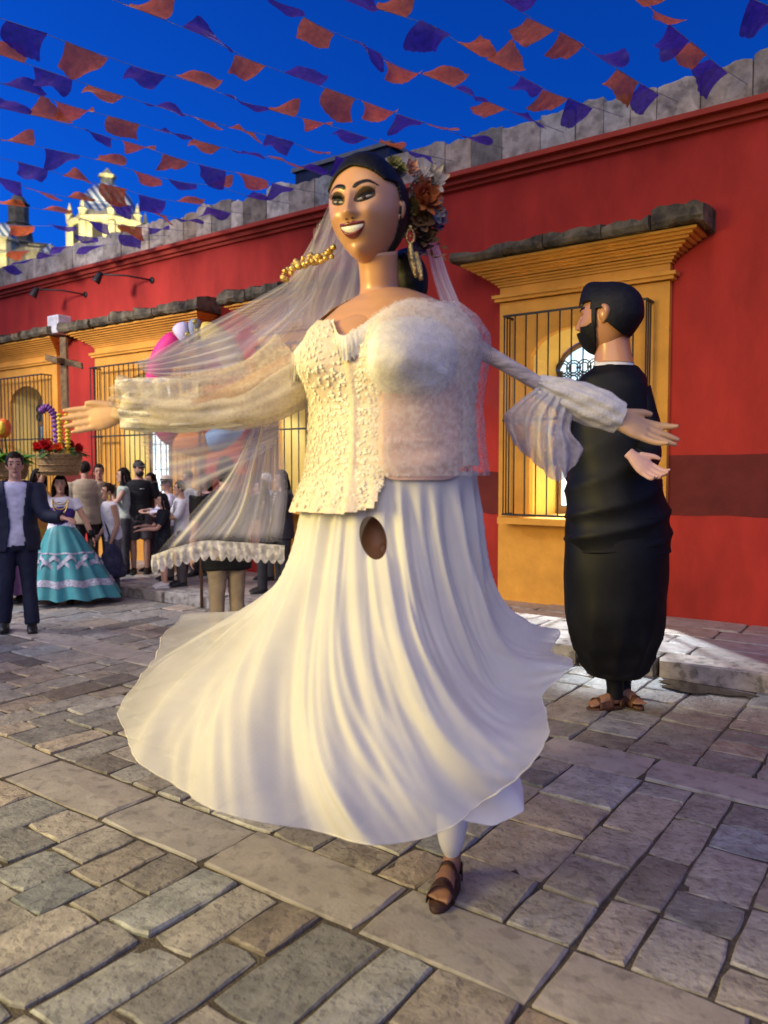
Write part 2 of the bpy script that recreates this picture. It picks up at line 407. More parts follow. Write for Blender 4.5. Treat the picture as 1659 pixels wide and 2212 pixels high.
# moulding under the parapet
mo = MB()
for y0, za, zb in ((.05, 4.80, 4.84), (.10, 4.842, 4.90), (.17, 4.902, 4.955)):
    mo.box(X0, X1, WALL_Y - y0, WALL_Y + .3, za, zb)
mo.build('moulding', M('moulding_mat', (.38, .045, .025), rough=.8, var=.12, scale=3, bump=.3), bld, sm=False)
# parapet stones, each its own block with a worn top
x = X0 + 5; k = 0
while x < X1:
    w = random.uniform(.24, .46); g = random.uniform(.001, .006)
    mid = -11.3 < x < -7.3
    hgt = random.uniform(.33, .42) if not mid else random.uniform(.36, .44)
    dome = .07 if mid and random.random() < .6 else .02
    n = 7; u = np.linspace(-1, 1, n); top = 4.958 + hgt + dome * (np.sqrt(np.maximum(0, 1 - u * u * .95)) - .5) + rng.normal(0, .012, n)
    xs = x + g + (w - 2 * g) * (u + 1) / 2; yo = random.uniform(-.012, .012)
    v = []
    for y in (WALL_Y - .10 + yo, WALL_Y + .26):
        v += [(a, y, 4.957) for a in xs] + [(a + random.gauss(0, .004), y + (.03 if y < WALL_Y else -.03) * 0, t) for a, t in zip(xs, top)]
    f = [(i, i + 1, n + i + 1, n + i) for i in range(n - 1)] + [(3 * n + i, 3 * n + i + 1, 2 * n + i + 1, 2 * n + i) for i in range(n - 1)]
    f += [(n + i, n + i + 1, 3 * n + i + 1, 3 * n + i) for i in range(n - 1)] + [(0, n, 3 * n, 2 * n), (n - 1, 3 * n - 1, 4 * n - 1, 2 * n - 1)]
    mb = MB().add(v, f); me = mb.mesh('parapet_stone'); tint_mesh(me, tint(1.0, .2, .06)); o = link('parapet_stone', me, MT['parapet'], bld, sm=False)
    bv = o.modifiers.new('worn', 'BEVEL'); bv.width = .012; bv.segments = 2
    x += w
MB().box(X0, X1, WALL_Y - .05, WALL_Y + .22, 4.9, 5.24).build('parapet_core', MT['mortar'], bld, sm=False)

# ---- windows
ROOM = M('room_plaster_mat', (.62, .66, .68), rough=.9); GLASS = M('lit_pane_mat', (.22, .50, .74), col2=(.74, .82, .84), rough=.2, scale=1.6, emit=1.3)
DARKGL = M('dim_pane_mat', (.20, .36, .50), col2=(.015, .02, .03), rough=.15, scale=2.2, emit=.35)
FRAMEM = M('window_frame_mat', (.20, .11, .05), rough=.6)
def prof(mb, a, b, steps, depth0):
    """stepped courses (protrusion, z0, z1), returned at the sides as well"""
    for p, z0, z1 in steps: mb.box(a - p, b + p, WALL_Y - depth0 - p, WALL_Y + .02, z0, z1)
def window(a, b, lit, k):
    oa, ob = opening(a, b); wn = bpy.data.objects.new('window', None); COL.objects.link(wn); wn.parent = bld
    wn.location = Vector((a, WALL_Y, 0)) - bld.location
    F = .075                                                   # surround stands this far off the wall
    s = MB(); xs, zs = arch(oa, ob); n = len(xs)
    s.box(a, oa, WALL_Y - F, WALL_Y + .01, KERB_H - .02, 3.43); s.box(ob, b, WALL_Y - F, WALL_Y + .01, KERB_H - .02, 3.43)
    s.box(oa, ob, WALL_Y - F, WALL_Y + .01, KERB_H - .02, SILL - .002)
    v = [(x, WALL_Y - F, z) for x, z in zip(xs, zs)] + [(x, WALL_Y - F, 3.43) for x in xs]
    s.add(v, [(i, i + 1, n + i + 1, n + i) for i in range(n - 1)])
    v = [(x, WALL_Y - F, z) for x, z in zip(xs, zs)] + [(x, WALL_Y + .001, z) for x, z in zip(xs, zs)]
    s.add(v, [(i, n + i, n + i + 1, i + 1) for i in range(n - 1)])
    s.build('surround', MT['yellow'], wn, sm=False)
    c = MB(); prof(c, a, b, [(.045, 3.44, 3.475), (.07, 3.476, 3.51), (.0, 3.512, 3.60)], F)
    c.build('lintel_moulding', MT['yellow'], wn, sm=False)
    c = MB(); st = []
    for i in range(9):
        p = .02 + .30 * (i / 8) ** 1.25; st.append((p, 3.602 + i * .026, 3.602 + (i + 1) * .026 - (.006 if i in (2, 5) else 0)))
    prof(c, a, b, st, F); c.build('flared_cornice', MT['yellow'], wn, sm=False)
    # weathered stone coping in pieces
    ca, cb = a - .40, b + .40; x = ca
    while x < cb - .05:
        w = random.uniform(.35, .75); w = w if cb - (x + w) > .25 else cb - x
        hgt = random.uniform(.12, .19) + (.06 if x > cb - .9 and k == 0 else 0); m_ = 6; pts = []
        for j in range(m_ + 1):
            xx = x + .004 + (w - .008) * j / m_; t = 3.838 + hgt + random.gauss(0, .016); pr = .42 + random.gauss(0, .018)
            pts.append([(xx, WALL_Y - F - pr * .93, 3.840 + abs(random.gauss(0, .01))), (xx, WALL_Y - F - pr, 3.89), (xx, WALL_Y - F - pr * .97, t - .02), (xx, WALL_Y - .25, t + .02), (xx, WALL_Y + .01, t + .03), (xx, WALL_Y + .01, 3.838)])
        A = np.array(pts); mb = MB().grid(A, closed=True); q = len(pts)
        mb.f += [tuple(range(5, -1, -1)), tuple(range((q - 1) * 6, q * 6))]
        mb.build('coping_stone', MT['cornice'], wn, sm=False); x += w
    # splayed reveal, inner frame, panes
    ins = .10; R_Y = WALL_Y + .40
    xi, zi = arch(oa + ins, ob - ins); zi = zi - .07
    v = [(oa + .002, WALL_Y - .001, SILL)] + [(x, WALL_Y - .001, z - .002) for x, z in zip(xs, zs)] + [(ob - .002, WALL_Y - .001, SILL)]
    w_ = [(oa + ins, R_Y, SILL + .02)] + [(x, R_Y, z) for x, z in zip(xi, zi)] + [(ob - ins, R_Y, SILL + .02)]
    m2 = len(v); MB().add(v + w_, [(i, i + 1, m2 + i + 1, m2 + i) for i in range(m2 - 1)] + [(0, m2, 2 * m2 - 1, m2 - 1)]).build('reveal', MT['reveal'], wn, sm=False)
    fr = MB()
    for x0, x1 in ((oa + ins, oa + ins + .06), (ob - ins - .06, ob - ins), ((oa + ob) / 2 - .03, (oa + ob) / 2 + .03)): fr.box(x0, x1, R_Y + .001, R_Y + .06, SILL + .02, 2.70)
    fr.box(oa + ins, ob - ins, R_Y - .002, R_Y + .062, 2.42, 2.50); fr.box(oa + ins, ob - ins, R_Y - .002, R_Y + .062, SILL + .02, SILL + .10)
    fr.loft([(x, R_Y + .03, z - .03) for x, z in zip(xi, zi)], .03, n=6)
    fr.build('frame', FRAMEM, wn, sm=False)
    gl = GLASS if lit else DARKGL
    mx = (oa + ob) / 2
    for x0, x1 in ((oa + ins + .061, mx - .031), (mx + .031, ob - ins - .061)):
        zz = np.linspace(SILL + .102, 2.418, 4)
        for z0, z1 in zip(zz[:-1], zz[1:]): MB().box(x0, x1, R_Y + .03, R_Y + .034, z0 + .008, z1 - .008).build('pane', gl, wn, sm=False)
        mt = MB()
        for z0 in zz[1:-1]: mt.box(x0, x1, R_Y + .02, R_Y + .045, z0 - .0075, z0 + .0075)
        mt.build('muntin', M('muntin_mat', (.6, .62, .6)) if lit else FRAMEM, wn, sm=False)
    xa2, za2 = arch(oa + ins + .02, ob - ins - .02, 10); za2 = za2 - .09; q = len(xa2)
    MB().add([(x, R_Y + .04, 2.502) for x in xa2] + [(x, R_Y + .04, max(z, 2.503)) for x, z in zip(xa2, za2)], [(i, i + 1, q + i + 1, q + i) for i in range(q - 1)]).build('fanlight_pane', gl, wn, sm=False)
    la = MB()                                                   # wrought tracery in the arch
    for r_, ox in ((.085, 0), (.055, 0)):
        for j in range(7):
            for zc in (2.58, 2.72):
                cx = oa + ins + .08 + (ob - oa - 2 * ins - .16) * j / 6
                t = np.linspace(0, 2 * math.pi, 11); pth = np.column_stack([cx + r_ * np.cos(t), np.full(11, R_Y - .012), zc + r_ * np.sin(t)])
                la.loft(pth, .008, n=4, cap=False, side=(0, 1, 0))
    la.build('tracery', MT['iron'], wn)
    # projecting grille of round bars
    ga, gb, gy = a + .16, b - .16, WALL_Y - F - .20; zt, zb = 3.24, SILL + .03
    nb = int(round((gb - ga) / .125))
    bar0 = None
    def bar(p, q, r=.0085):
        return MB().loft([p, q], r, n=6).build('bar', MT['iron'], wn)
    for j in range(nb + 1):
        xx = ga + (gb - ga) * j / nb; bar((xx, gy, zb), (xx, gy, zt))
    for xx in (ga, gb):
        for yy in (gy + .065, gy + .13): bar((xx, yy, zb), (xx, yy, zt))
    for z in (zb, 2.12, zt):
        r = MB().box(ga - .012, gb + .012, gy - .012, gy + .012, z - .011, z + .011)
        for xx in (ga, gb): r.box(xx - .011, xx + .011, gy + .0121, WALL_Y - F + .01, z - .0105, z + .0105)
        r.build('grille_rail', MT['iron'], wn, sm=False)
    sl = MB().box(ga - .05, gb + .05, WALL_Y - F - .24, WALL_Y - F + .004, SILL - .07, SILL - .001); sl.build('sill', MT['yellow'], wn, sm=False)
    return oa, ob
for k, (a, b, lit) in enumerate(WIN): window(a, b, lit, k)
# the room lamp behind the lit right-hand window throws its light on the pavement
for k, (a, b, lit) in enumerate(WIN[:3]):
    mx = (a + b) / 2
    if k == 0:
        lamp('SPOT', 'room_lamp_light', (mx + .1, WALL_Y + .36, 2.62), 560, (.86, .94, 1.0), target=(mx + .60, 7.45, 0), spot_size=rad(66), spot_blend=.45, shadow_soft_size=.03)
    else:
        lamp('SPOT', 'room_lamp_light', (mx, WALL_Y + .36, 2.6), 28, (.95, .96, 1.0), target=(mx, 6.6, 0), spot_size=rad(120), spot_blend=.5, shadow_soft_size=.05)

# ---- things fixed to the wall
def wall_lamp(xd, yd, label):
    p = at_y(xd, yd, WALL_Y - .02); t = thing('wall_lamp', p, label, 'lamp', 'bracket lamps high on the wall'); t.location = p
    MB().loft([p, p + (0, .03, 0)], .05, n=12, side=(1, 0, 0)).build('wall_plate', MT['iron'], t)
    tip = p + np.array((-.50, -.55, .05))
    MB().loft([p, p + (-.25, -.28, .05), tip], .014, n=8).build('arm', MT['iron'], t)
    MB().loft([tip + (0, 0, .03), tip + (-.02, -.02, -.02), tip + (-.05, -.05, -.10), tip + (-.06, -.06, -.12)], [.03, .05, .065, .066], n=14).build('lamp_head', MT['iron'], t)
wall_lamp(327, 605, 'bracket lamp on the red wall nearer the bride, higher of the two')
wall_lamp(183, 636, 'bracket lamp on the red wall farther left, over the white box')
p = at_y(125, 702, WALL_Y - .30)
t = thing('speaker_box', p - (0, 0, .14), 'small white speaker box standing on the window coping at left', 'speaker')
sb = MB().box(p[0] - .16, p[0] + .16, p[1] - .10, p[1] + .16, p[2] - .15, p[2] + .15).build('cabinet', M('white_plastic_mat', (.62, .62, .66), rough=.5), t, sm=False)
bv = sb.modifiers.new('b', 'BEVEL'); bv.width = .02; bv.segments = 2
MB().box(p[0] - .13, p[0] + .13, p[1] - .106, p[1] - .1005, p[2] - .12, p[2] + .12).build('front_grille', M('grille_cloth_mat', (.5, .5, .54), rough=.8), t, sm=False)
# dark glazed hut on the roof behind the parapet
c = at_y(712, 388, WALL_Y + 2.2)
t = thing('roof_hut', (c[0], c[1], 4.9), 'dark metal-framed box standing on the roof behind the bride', 'roof hut')
MB().box(c[0] - .75, c[0] + 1.2, c[1], c[1] + 1.5, 4.9, c[2] + .26).build('body', M('dark_panel_mat', (.03, .03, .035), rough=.3), t, sm=False)
for z in (c[2] + .30, c[2] - .22):
    MB().box(c[0] - .80, c[0] + 1.25, c[1] - .05, c[1] + 1.55, z - .035, z + .03).build('rail', M('hut_rail_mat', (.16, .17, .17), rough=.5), t, sm=False)

# ================================================================== church domes behind
LIMEM = M('floodlit_limestone_mat', (.66, .60, .34), rough=.9, var=.25, scale=.9, bump=.5, bscale=3)
OLDST = M('old_dark_stone_mat', (.20, .18, .12), rough=.9, var=.4, scale=.8, bump=.6, bscale=3)
def ring(c, r, z, n, ph=0): return np.column_stack([c[0] + r * np.cos(np.linspace(0, 2 * math.pi, n, endpoint=False) + ph), c[1] + r * np.sin(np.linspace(0, 2 * math.pi, n, endpoint=False) + ph), np.full(n, z)])
def lathe(c, prof_, n=24, ph=0): 
    mb = MB(); mb.grid(np.array([ring(c, max(r, .001), z, n, ph) for r, z in prof_]), closed=True); return mb
DEP = 90.0; S = DEP / FPX
def zz(y): return at(232, y, DEP)[2]
c0 = at(234, 480, DEP)
t = thing('church_dome', (c0[0], c0[1], 0), 'floodlit church drum with striped tile dome and lantern', 'church')
TILE = stripes('striped_tile_mat', (.62, .66, .66), (.10, .16, .26), .55, axis='DIAGONAL', rough=.35)
R = 76 * S
lathe(c0, [(R * 1.02, 0), (R * 1.02, zz(560)), (R, zz(556)), (R * .98, zz(500)), (R * 1.07, zz(497)), (R * 1.1, zz(489)), (R * .90, zz(486)), (R * .82, zz(472)), (R * .8, zz(470))], 8, .25).build('drum', LIMEM, t, sm=False)
lathe(c0, [(R * .78, zz(480)), (R * .77, zz(462))] + [(R * .75 * math.cos(a), zz(462) + R * .80 * math.sin(a)) for a in np.linspace(0, 1.38, 12)], 32).build('tile_dome', TILE, t)
lan = lathe(c0, [(R * .22, zz(418)), (R * .24, zz(414)), (R * .19, zz(410)), (R * .19, zz(386)), (R * .25, zz(384)), (R * .25, zz(380)), (R * .16, zz(376)), (R * .07, zz(368)), (R * .0, zz(362))], 8).build('lantern', LIMEM, t, sm=False)
for i in range(8):
    a = .25 + i * math.pi / 4
    q = np.array((c0[0] + R * 1.0 * math.cos(a), c0[1] + R * 1.0 * math.sin(a)))
    lathe(q, [(R * .10, zz(488)), (R * .10, zz(476)), (R * .13, zz(475)), (R * .07, zz(470)), (R * .05, zz(460)), (R * .0, zz(448))], 6).build('pinnacle', LIMEM, t, sm=False)
    MB().loft([(q[0], q[1], 0), (q[0], q[1], zz(500))], R * .11, n=6).build('buttress', LIMEM, t, sm=False)
    a2 = a + math.pi / 8; w = np.array((c0[0] + R * .93 * math.cos(a2), c0[1] + R * .93 * math.sin(a2)))
    nrm = np.array((math.cos(a2), math.sin(a2), 0)); tn = np.array((-math.sin(a2), math.cos(a2), 0))
    MB().obox((w[0], w[1], zz(522)), nrm * .12, tn * R * .13, (0, 0, R * .22)).build('drum_window', M('drum_window_mat', (.05, .045, .03)) if i == 0 else bpy.data.materials['drum_window_mat'], t, sm=False)
c1 = at(8, 505, DEP + 8); 
t = thing('church_tower', (c1[0], c1[1], 0), 'pale bell tower with small striped dome at the left edge', 'church tower')
r1 = 26 * (DEP + 8) / FPX
def z1(y): return at(8, y, DEP + 8)[2]
lathe(c1, [(r1 * 1.1, 0), (r1 * 1.1, z1(560)), (r1 * 1.3, z1(557)), (r1 * 1.3, z1(551)), (r1 * 1.0, z1(549)), (r1 * 1.0, z1(526)), (r1 * 1.2, z1(523)), (r1 * 1.1, z1(517))], 8).build('shaft', LIMEM, t, sm=False)
lathe(c1, [(r1 * .95 * math.cos(a), z1(517) + r1 * 1.3 * math.sin(a)) for a in np.linspace(0, 1.57, 10)], 20).build('tile_dome', TILE, t)
c2 = at(40, 470, DEP + 25)
t = thing('church_turret', (c2[0], c2[1], 0), 'older dark stone turret with rounded cap behind the tower', 'church tower')
r2 = 21 * (DEP + 25) / FPX
def z2(y): return at(40, y, DEP + 25)[2]
lathe(c2, [(r2 * 1.9, 0), (r2 * 1.9, z2(535)), (r2 * 2.1, z2(531)), (r2 * 1.4, z2(524)), (r2 * 1.2, z2(490)), (r2 * 1.3, z2(486)), (r2 * 1.0, z2(482)), (r2, z2(445)), (r2 * 1.15, z2(442)), (r2 * .9, z2(438)), (r2 * .55, z2(426)), (r2 * .15, z2(418)), (0.02, z2(408))], 8).build('shaft', OLDST, t, sm=False)
lathe(c2, [(.08, z2(420)), (.06, z2(404))], 6).build('finial', OLDST, t)
c3 = at(88, 540, DEP + 5); r3 = 40 * (DEP + 5) / FPX
t = thing('church_roof', (c3[0], c3[1], 0), 'low dark church roof with pale pyramid skylight between the towers', 'church roof')
def z3(y): return at(88, y, DEP + 5)[2]
lathe(c3, [(r3 * 1.5, 0), (r3 * 1.5, z3(550)), (r3 * 1.2, z3(546)), (r3 * 1.2, z3(540)), (r3 * .6, z3(530))], 6).build('roof', OLDST, t, sm=False)
lathe(c3 + np.array([2.0, 0, 0]), [(r3 * 1.1, z3(562)), (.05, z3(532))], 4, .6).build('skylight', TILE, t, sm=False)
fl = at(150, 700, DEP - 30)
lamp('SPOT', 'church_floodlight', (fl[0], fl[1], 2.0), 105000, (1.0, .88, .52), target=(c0[0], c0[1], c0[2]), spot_size=rad(60), spot_blend=.6, shadow_soft_size=.5)

# ================================================================== strings of plastic flags
ROWS = [
 [(1605, 4, 'O'), (1655, 24, 'P')],
 [(1360, 4, 'O'), (1415, 38, 'O'), (1468, 85, 'P'), (1510, 118, 'O'), (1553, 157, 'P')],
 [(1093, 18, 'P'), (1168, 66, 'O'), (1237, 97, 'O'), (1297, 140, 'P'), (1357, 178, 'O'), (1405, 207, 'P')],
 [(737, 12, 'P'), (840, 40, 'O'), (940, 72, 'P'), (1012, 120, 'O'), (1077, 155, 'O'), (1150, 192, 'P'), (1200, 218, 'O'), (1256, 237, 'P')],
 [(583, 10, 'P'), (690, 70, 'O'), (790, 114, 'P'), (860, 158, 'O'), (945, 187, 'O'), (1010, 216, 'P'), (1070, 240, 'O'), (1125, 265, 'P')],
 [(313, 40, 'O'), (437, 90, 'P'), (543, 145, 'O'), (653, 185, 'P'), (735, 215, 'O'), (813, 243, 'O'), (887, 270, 'P'), (948, 288, 'O'), (1010, 312, 'P')],
 [(57, 72, 'P'), (190, 122, 'O'), (320, 167, 'P'), (420, 192, 'O'), (520, 233, 'P'), (603, 257, 'O'), (683, 276, 'O'), (765, 302, 'P'), (840, 328, 'O'), (905, 346, 'P')],
 [(8, 135, 'O'), (117, 172, 'P'), (228, 210, 'O'), (343, 245, 'P'), (430, 270, 'O'), (517, 294, 'O'), (605, 312, 'P'), (678, 340, 'O'), (752, 358, 'P')],
 [(40, 205, 'P'), (160, 245, 'O'), (267, 273, 'O'), (360, 300, 'P'), (447, 323, 'O'), (528, 345, 'P'), (607, 360, 'O'), (672, 383, 'P')],
 [(12, 250, 'P'), (103, 270, 'O'), (210, 303, 'P'), (298, 327, 'O'), (380, 355, 'O'), (460, 377, 'P'), (540, 393, 'O'), (612, 416, 'P')],
 [(35, 322, 'O'), (135, 342, 'P'), (235, 365, 'O'), (313, 390, 'O'), (395, 408, 'P'), (470, 415, 'O'), (540, 440, 'P')],
 [(72, 372, 'P'), (163, 400, 'O'), (245, 416, 'O'), (330, 442, 'P'), (408, 452, 'O'), (475, 468, 'P')],
 [(10, 400, 'P'), (85, 428, 'O'), (173, 445, 'O'), (256, 452, 'P'), (332, 474, 'O'), (402, 490, 'P')],
 [(28, 458, 'O'), (118, 470, 'O'), (206, 494, 'P'), (280, 502, 'O'), (340, 508, 'P')],
 [(48, 502, 'O'), (130, 502, 'P'), (188, 525, 'P'), (282, 522, 'P')],
 [(47, 556, 'O'), (134, 547, 'P'), (205, 545, 'P')],
 [(16, 588, 'P'), (58, 576, 'P'), (114, 567, 'P')],
]
FLAGM = {'O': M('orange_plastic_mat', (.98, .20, .045), rough=.28, spec=.5, var=.2, scale=18, transl=.62, bump=.5, bscale=40, alpha=.93),
         'P': M('purple_plastic_mat', (.11, .05, .46), rough=.28, spec=.5, var=.25, scale=18, transl=.58, bump=.5, bscale=40, alpha=.93)}
def flag_mesh(seed, m):
    """thin plastic sheet 0.34 x 0.24 m hanging from its string (local x), lifted by the wind, with a cut zigzag edge"""
    r = np.random.default_rng(seed); nu, nv = 13, 9; A = np.zeros((nv, nu, 3)); lift = r.uniform(.85, 1.4); curl = r.uniform(-.35, .35); skew = r.uniform(-.07, .07)
    for j in range(nv):
        v = j / (nv - 1); x = 0; z = 0; y = 0
        for i in range(nu):
            u = i / (nu - 1) * 2 - 1; th = lift + .20 * math.sin(2.0 * u + seed) + curl * v * u + .35 * v * math.sin(seed)
            L = .20 * v * (1 + (.02 * (1 if i % 2 else -1) if j == nv - 1 else 0)) * (1 + .18 * math.sin(seed * 1.7 + 1.5 * u))
            A[j, i] = (u * .165 * (1 - .10 * v) + skew * v + .01 * math.sin(5 * v + seed), L * math.sin(th) + .009 * math.sin(6 * u + 4 * v + seed) * v, -L * math.cos(th) + .009 * math.sin(5 * v + 3 * u + seed * 2) * v)
    mb = MB().grid(A); me = mb.mesh('flag'); me.materials.append(m); me.polygons.foreach_set('use_smooth', [True] * len(me.polygons)); return me
FM = {c: [flag_mesh(i * 3 + (0 if c == 'O' else 50), FLAGM[c]) for i in range(9)] for c in 'OP'}
ORD = ['first', 'second', 'third', 'fourth', 'fifth', 'sixth', 'seventh', 'eighth', 'ninth', 'tenth', 'eleventh', 'twelfth', 'thirteenth', 'fourteenth', 'fifteenth', 'sixteenth', 'seventeenth']
STRM = M('string_mat', (.22, .26, .45), rough=.6)
FZ = 5.06
for ri, row in enumerate(ROWS):
    pts = [on_z(x, max(y - 14, -40) , FZ) for x, y, _ in row]
    d = pts[-1] - pts[0]; d /= np.linalg.norm(d)
    start = pts[0] - d * 3.0; end = pts[-1] + d * ((WALL_Y - .10 - pts[-1][1]) / d[1]) if d[1] > .2 else pts[-1] + d
    end[2] = 5.1
    path = [start] + pts + [end]
    st = MB().loft(np.array(path), .0032, n=4).build('flag_string', STRM, origin=end)
    tag(st, f'thin cord of plastic flags, {ORD[ri]} string counted from the top right corner', 'string', 'flag strings over the street')
    for fi, ((x, y, c), p) in enumerate(zip(row, pts)):
        o = bpy.data.objects.new('plastic_flag', random.choice(FM[c])); COL.objects.link(o)
        a = path[fi + 2] - path[fi]
        o.location = p; s = random.uniform(.92, 1.12); o.scale = (s * random.choice((1, -1)), s * random.choice((1, -1, -1)), s)
        o.rotation_euler = (random.uniform(-.15, .15), random.uniform(-.06, .06), math.atan2(a[1], a[0]))
        tag(o, f"{'orange' if c == 'O' else 'purple'} plastic flag, {ORD[fi]} from the left on the {ORD[ri]} string from top right", 'flag', 'plastic flags strung over the street')

# ================================================================== figure helpers
SKIN = M('painted_skin_mat', (.58, .30, .145), rough=.34, spec=.45, var=.07, scale=5, coat=.18)
def head_geo(nu=112, nv=84, female=True, feat=1.0):
    """head about 2 units tall, +Y forward, +Z up; returns verts and faces"""
    th = np.linspace(0.0, math.pi, nv); ph = np.linspace(0, 2 * math.pi, nu, endpoint=False)
    T, Pp = np.meshgrid(th, ph, indexing='ij'); x = np.sin(T) * np.sin(Pp); y = np.sin(T) * np.cos(Pp); z = np.cos(T)
    t = np.clip(-z, 0, 1); X = (.72 if female else .76) * x; Y = np.where(y > 0, .86 * np.abs(y) ** .78, .98 * y); Z = z.copy()
    X *= 1 - (.34 if female else .20) * t ** 1.6
    X *= 1 + .05 * np.exp(-((z - .35) / .3) ** 2)
    Y = np.where(y < 0, Y * (1 - .55 * t ** 1.1), Y)
    Y += np.where(y > 0, .02 * t, 0)
    fr = smooth(.05, .45, y)
    def g(cx, cz, sx, sz): return np.exp(-((X - cx) / sx) ** 2 - ((Z - cz) / sz) ** 2)
    def gp(cx, cz, sx, sz): return g(cx, cz, sx, sz) + g(-cx, cz, sx, sz)
    D = np.zeros_like(X)
    k = np.clip((.22 - Z) / .46, 0, 1) * (Z > -.40)                      # nose ridge grows downwards
    D += (.05 + .17 * k ** 1.1) * np.exp(-(X / (.065 + .05 * k)) ** 2) * smooth(-.36, -.22, Z) * smooth(.40, .15, Z)
    D += .065 * gp(.105, -.235, .055, .055)
    D -= .085 * gp(.29, .09, .16, .11); D += .045 * gp(.30, .07, .12, .075)
    D += .035 * gp(.27, .27, .2, .07)
    D += .075 * gp(.36, -.20, .17, .15); D -= .03 * gp(.46, -.55, .12, .16)
    D += .055 * g(0, -.48, .26, .15); D -= .03 * g(0, -.69, .18, .05); D += .085 * g(0, -.86, .17, .12)
    Y = Y + feat * fr * D
    V = np.stack([X, Y, Z], -1)
    mb = MB(); mb.grid(np.concatenate([V, V[:, :1]], 1)[:, :-1], closed=True)
    return np.vstack(mb.v), mb.f
class Head:
    def __init__(s, centre, half, right, fwd, up, kz=1.0, **kw):
        s.c = np.asarray(centre, float); s.h = half
        f = np.asarray(fwd, float); f /= np.linalg.norm(f); u = np.asarray(up, float); u = u - f * (u @ f); u /= np.linalg.norm(u)
        s.R = np.column_stack([np.cross(f, u), f, u * kz])                    # local x,y,z -> world
        s.v, s.f = head_geo(**kw)
        s.bvh = BVHTree.FromPolygons([Vector(p) for p in s.v], s.f)
    def W(s, p): return s.c + (np.asarray(p, float) * s.h) @ s.R.T
    def skin(s, name, m, parent):
        return MB().add(s.W(s.v), s.f).build(name, m, parent)
    def surf(s, x, z):
        hit = s.bvh.ray_cast(Vector((x, 3, z)), Vector((0, -1, 0)))
        return np.array(hit[0]) if hit[0] is not None else np.array((x, 0, z))
    def decal(s, xs, lo, hi, off=.012, bulge=.0, rows=5, name='decal', m=None, parent=None, edge=.004):
        """patch lying on the face between curves lo(x) and hi(x)"""
        A = np.zeros((rows, len(xs), 3))
        for i, x in enumerate(xs):
            for j in range(rows):
                v = j / (rows - 1); z = lo[i] + (hi[i] - lo[i]) * v; p = s.surf(x, z)
                e = 4 * v * (1 - v); q = min(i, len(xs) - 1 - i) / (len(xs) / 2)
                p[1] += edge + (off - edge) * min(1, e * 2) * min(1, q * 3) + bulge * e * min(1, q * 2.2); A[j, i] = p
        return MB().grid(s.W(A.reshape(-1, 3)).reshape(A.shape)).build(name, m, parent)
def hand_mb(mb, base, e1, e3, L, thumb=1, curl=(.15, .1, .12, .2, .25), spread=.10, tdir=(.74, .62)):
    """palm and five fingers; e1 towards the fingers, e3 out of the palm side, thumb on +e2*thumb"""
    e1 = np.asarray(e1, float); e1 /= np.linalg.norm(e1); e3 = np.asarray(e3, float); e3 -= e1 * (e3 @ e1); e3 /= np.linalg.norm(e3); e2 = np.cross(e3, e1) * thumb
    B = np.asarray(base, float)
    mb.loft([B - e1 * .12 * L, B, B + e1 * .10 * L, B + e1 * .30 * L, B + e1 * .48 * L], np.array([.13, .135, .17, .215, .20]) * L, np.array([.09, .09, .095, .085, .06]) * L, side=e2, n=14, smoothn=9)
    for i, (off, ln, r) in enumerate(((.155, .44, .054), (.055, .50, .056), (-.05, .47, .053), (-.145, .37, .047))):
        d = e1 + e2 * (spread * (1.5 - i)); d /= np.linalg.norm(d); p = B + e1 * .42 * L + e2 * off * L; pts = [p]; ang = 0
        for q, seg in enumerate((.42, .32, .26)):
            ang += curl[i] * (1 + .4 * q); pts.append(pts[-1] + (d * math.cos(ang) + e3 * math.sin(ang)) * ln * seg * L)
        mb.loft(pts, np.array([1.08, 1.0, .88, .55]) * r * L, side=e3, n=10, smoothn=10)
        mb.ball(pts[-1], r * .6 * L, nu=8, nv=6)
    p = B + e1 * .10 * L + e2 * .13 * L; d = e1 * tdir[0] + e2 * tdir[1] + e3 * .14; d /= np.linalg.norm(d)
    mb.loft([p, p + d * .17 * L, p + d * .30 * L + e1 * .02 * L, p + d * .36 * L + e1 * .08 * L], np.array([.085, .068, .056, .035]) * L, side=e3, n=10, smoothn=9)
def flower(c, nrm, r, n, layers, m, name, parent, cup=.5, seed=0, tip=.3):
    """layered petals as one bloom"""
    g = np.random.default_rng(seed); nrm = np.asarray(nrm, float); nrm /= np.linalg.norm(nrm); a = np.cross(nrm, (0.3, .2, .9)); a /= np.linalg.norm(a); b = np.cross(nrm, a); mb = MB()
    for l in range(layers):
        rl = r * (1 - l / (layers + .5)); cp = cup + l * .30
        for k in range(n):
            t = 2 * math.pi * (k + .5 * (l % 2)) / n + g.normal(0, .12); d = a * math.cos(t) + b * math.sin(t); w = np.cross(nrm, d); A = np.zeros((5, 4, 3)); rr = rl * g.uniform(.85, 1.15)
            for i in range(5):
                u = i / 4; out = rr * u * math.cos(cp * u); up = rr * u * math.sin(cp * u) + .02 * r * l
                wd = rr * (.42 * math.sin(math.pi * (.12 + .80 * u)) + .03) * 6 / n * (1 - tip * u)
                for j in range(4):
                    s = j / 3 * 2 - 1; A[i, j] = np.asarray(c) + d * out + nrm * (up + .10 * rr * s * s) + w * wd * s
            mb.grid(A)
    return mb.build(name, m, parent)
def sheet(ctrl, nu, nv, fn=None):
    """smooth surface through a control net (rows x cols x 3)"""
    C = np.asarray(ctrl, float); a = np.stack([catmull(C[i], nu) for i in range(len(C))]); b = np.stack([catmull(a[:, j], nv) for j in range(nu)], 1)
    return b if fn is None else fn(b)

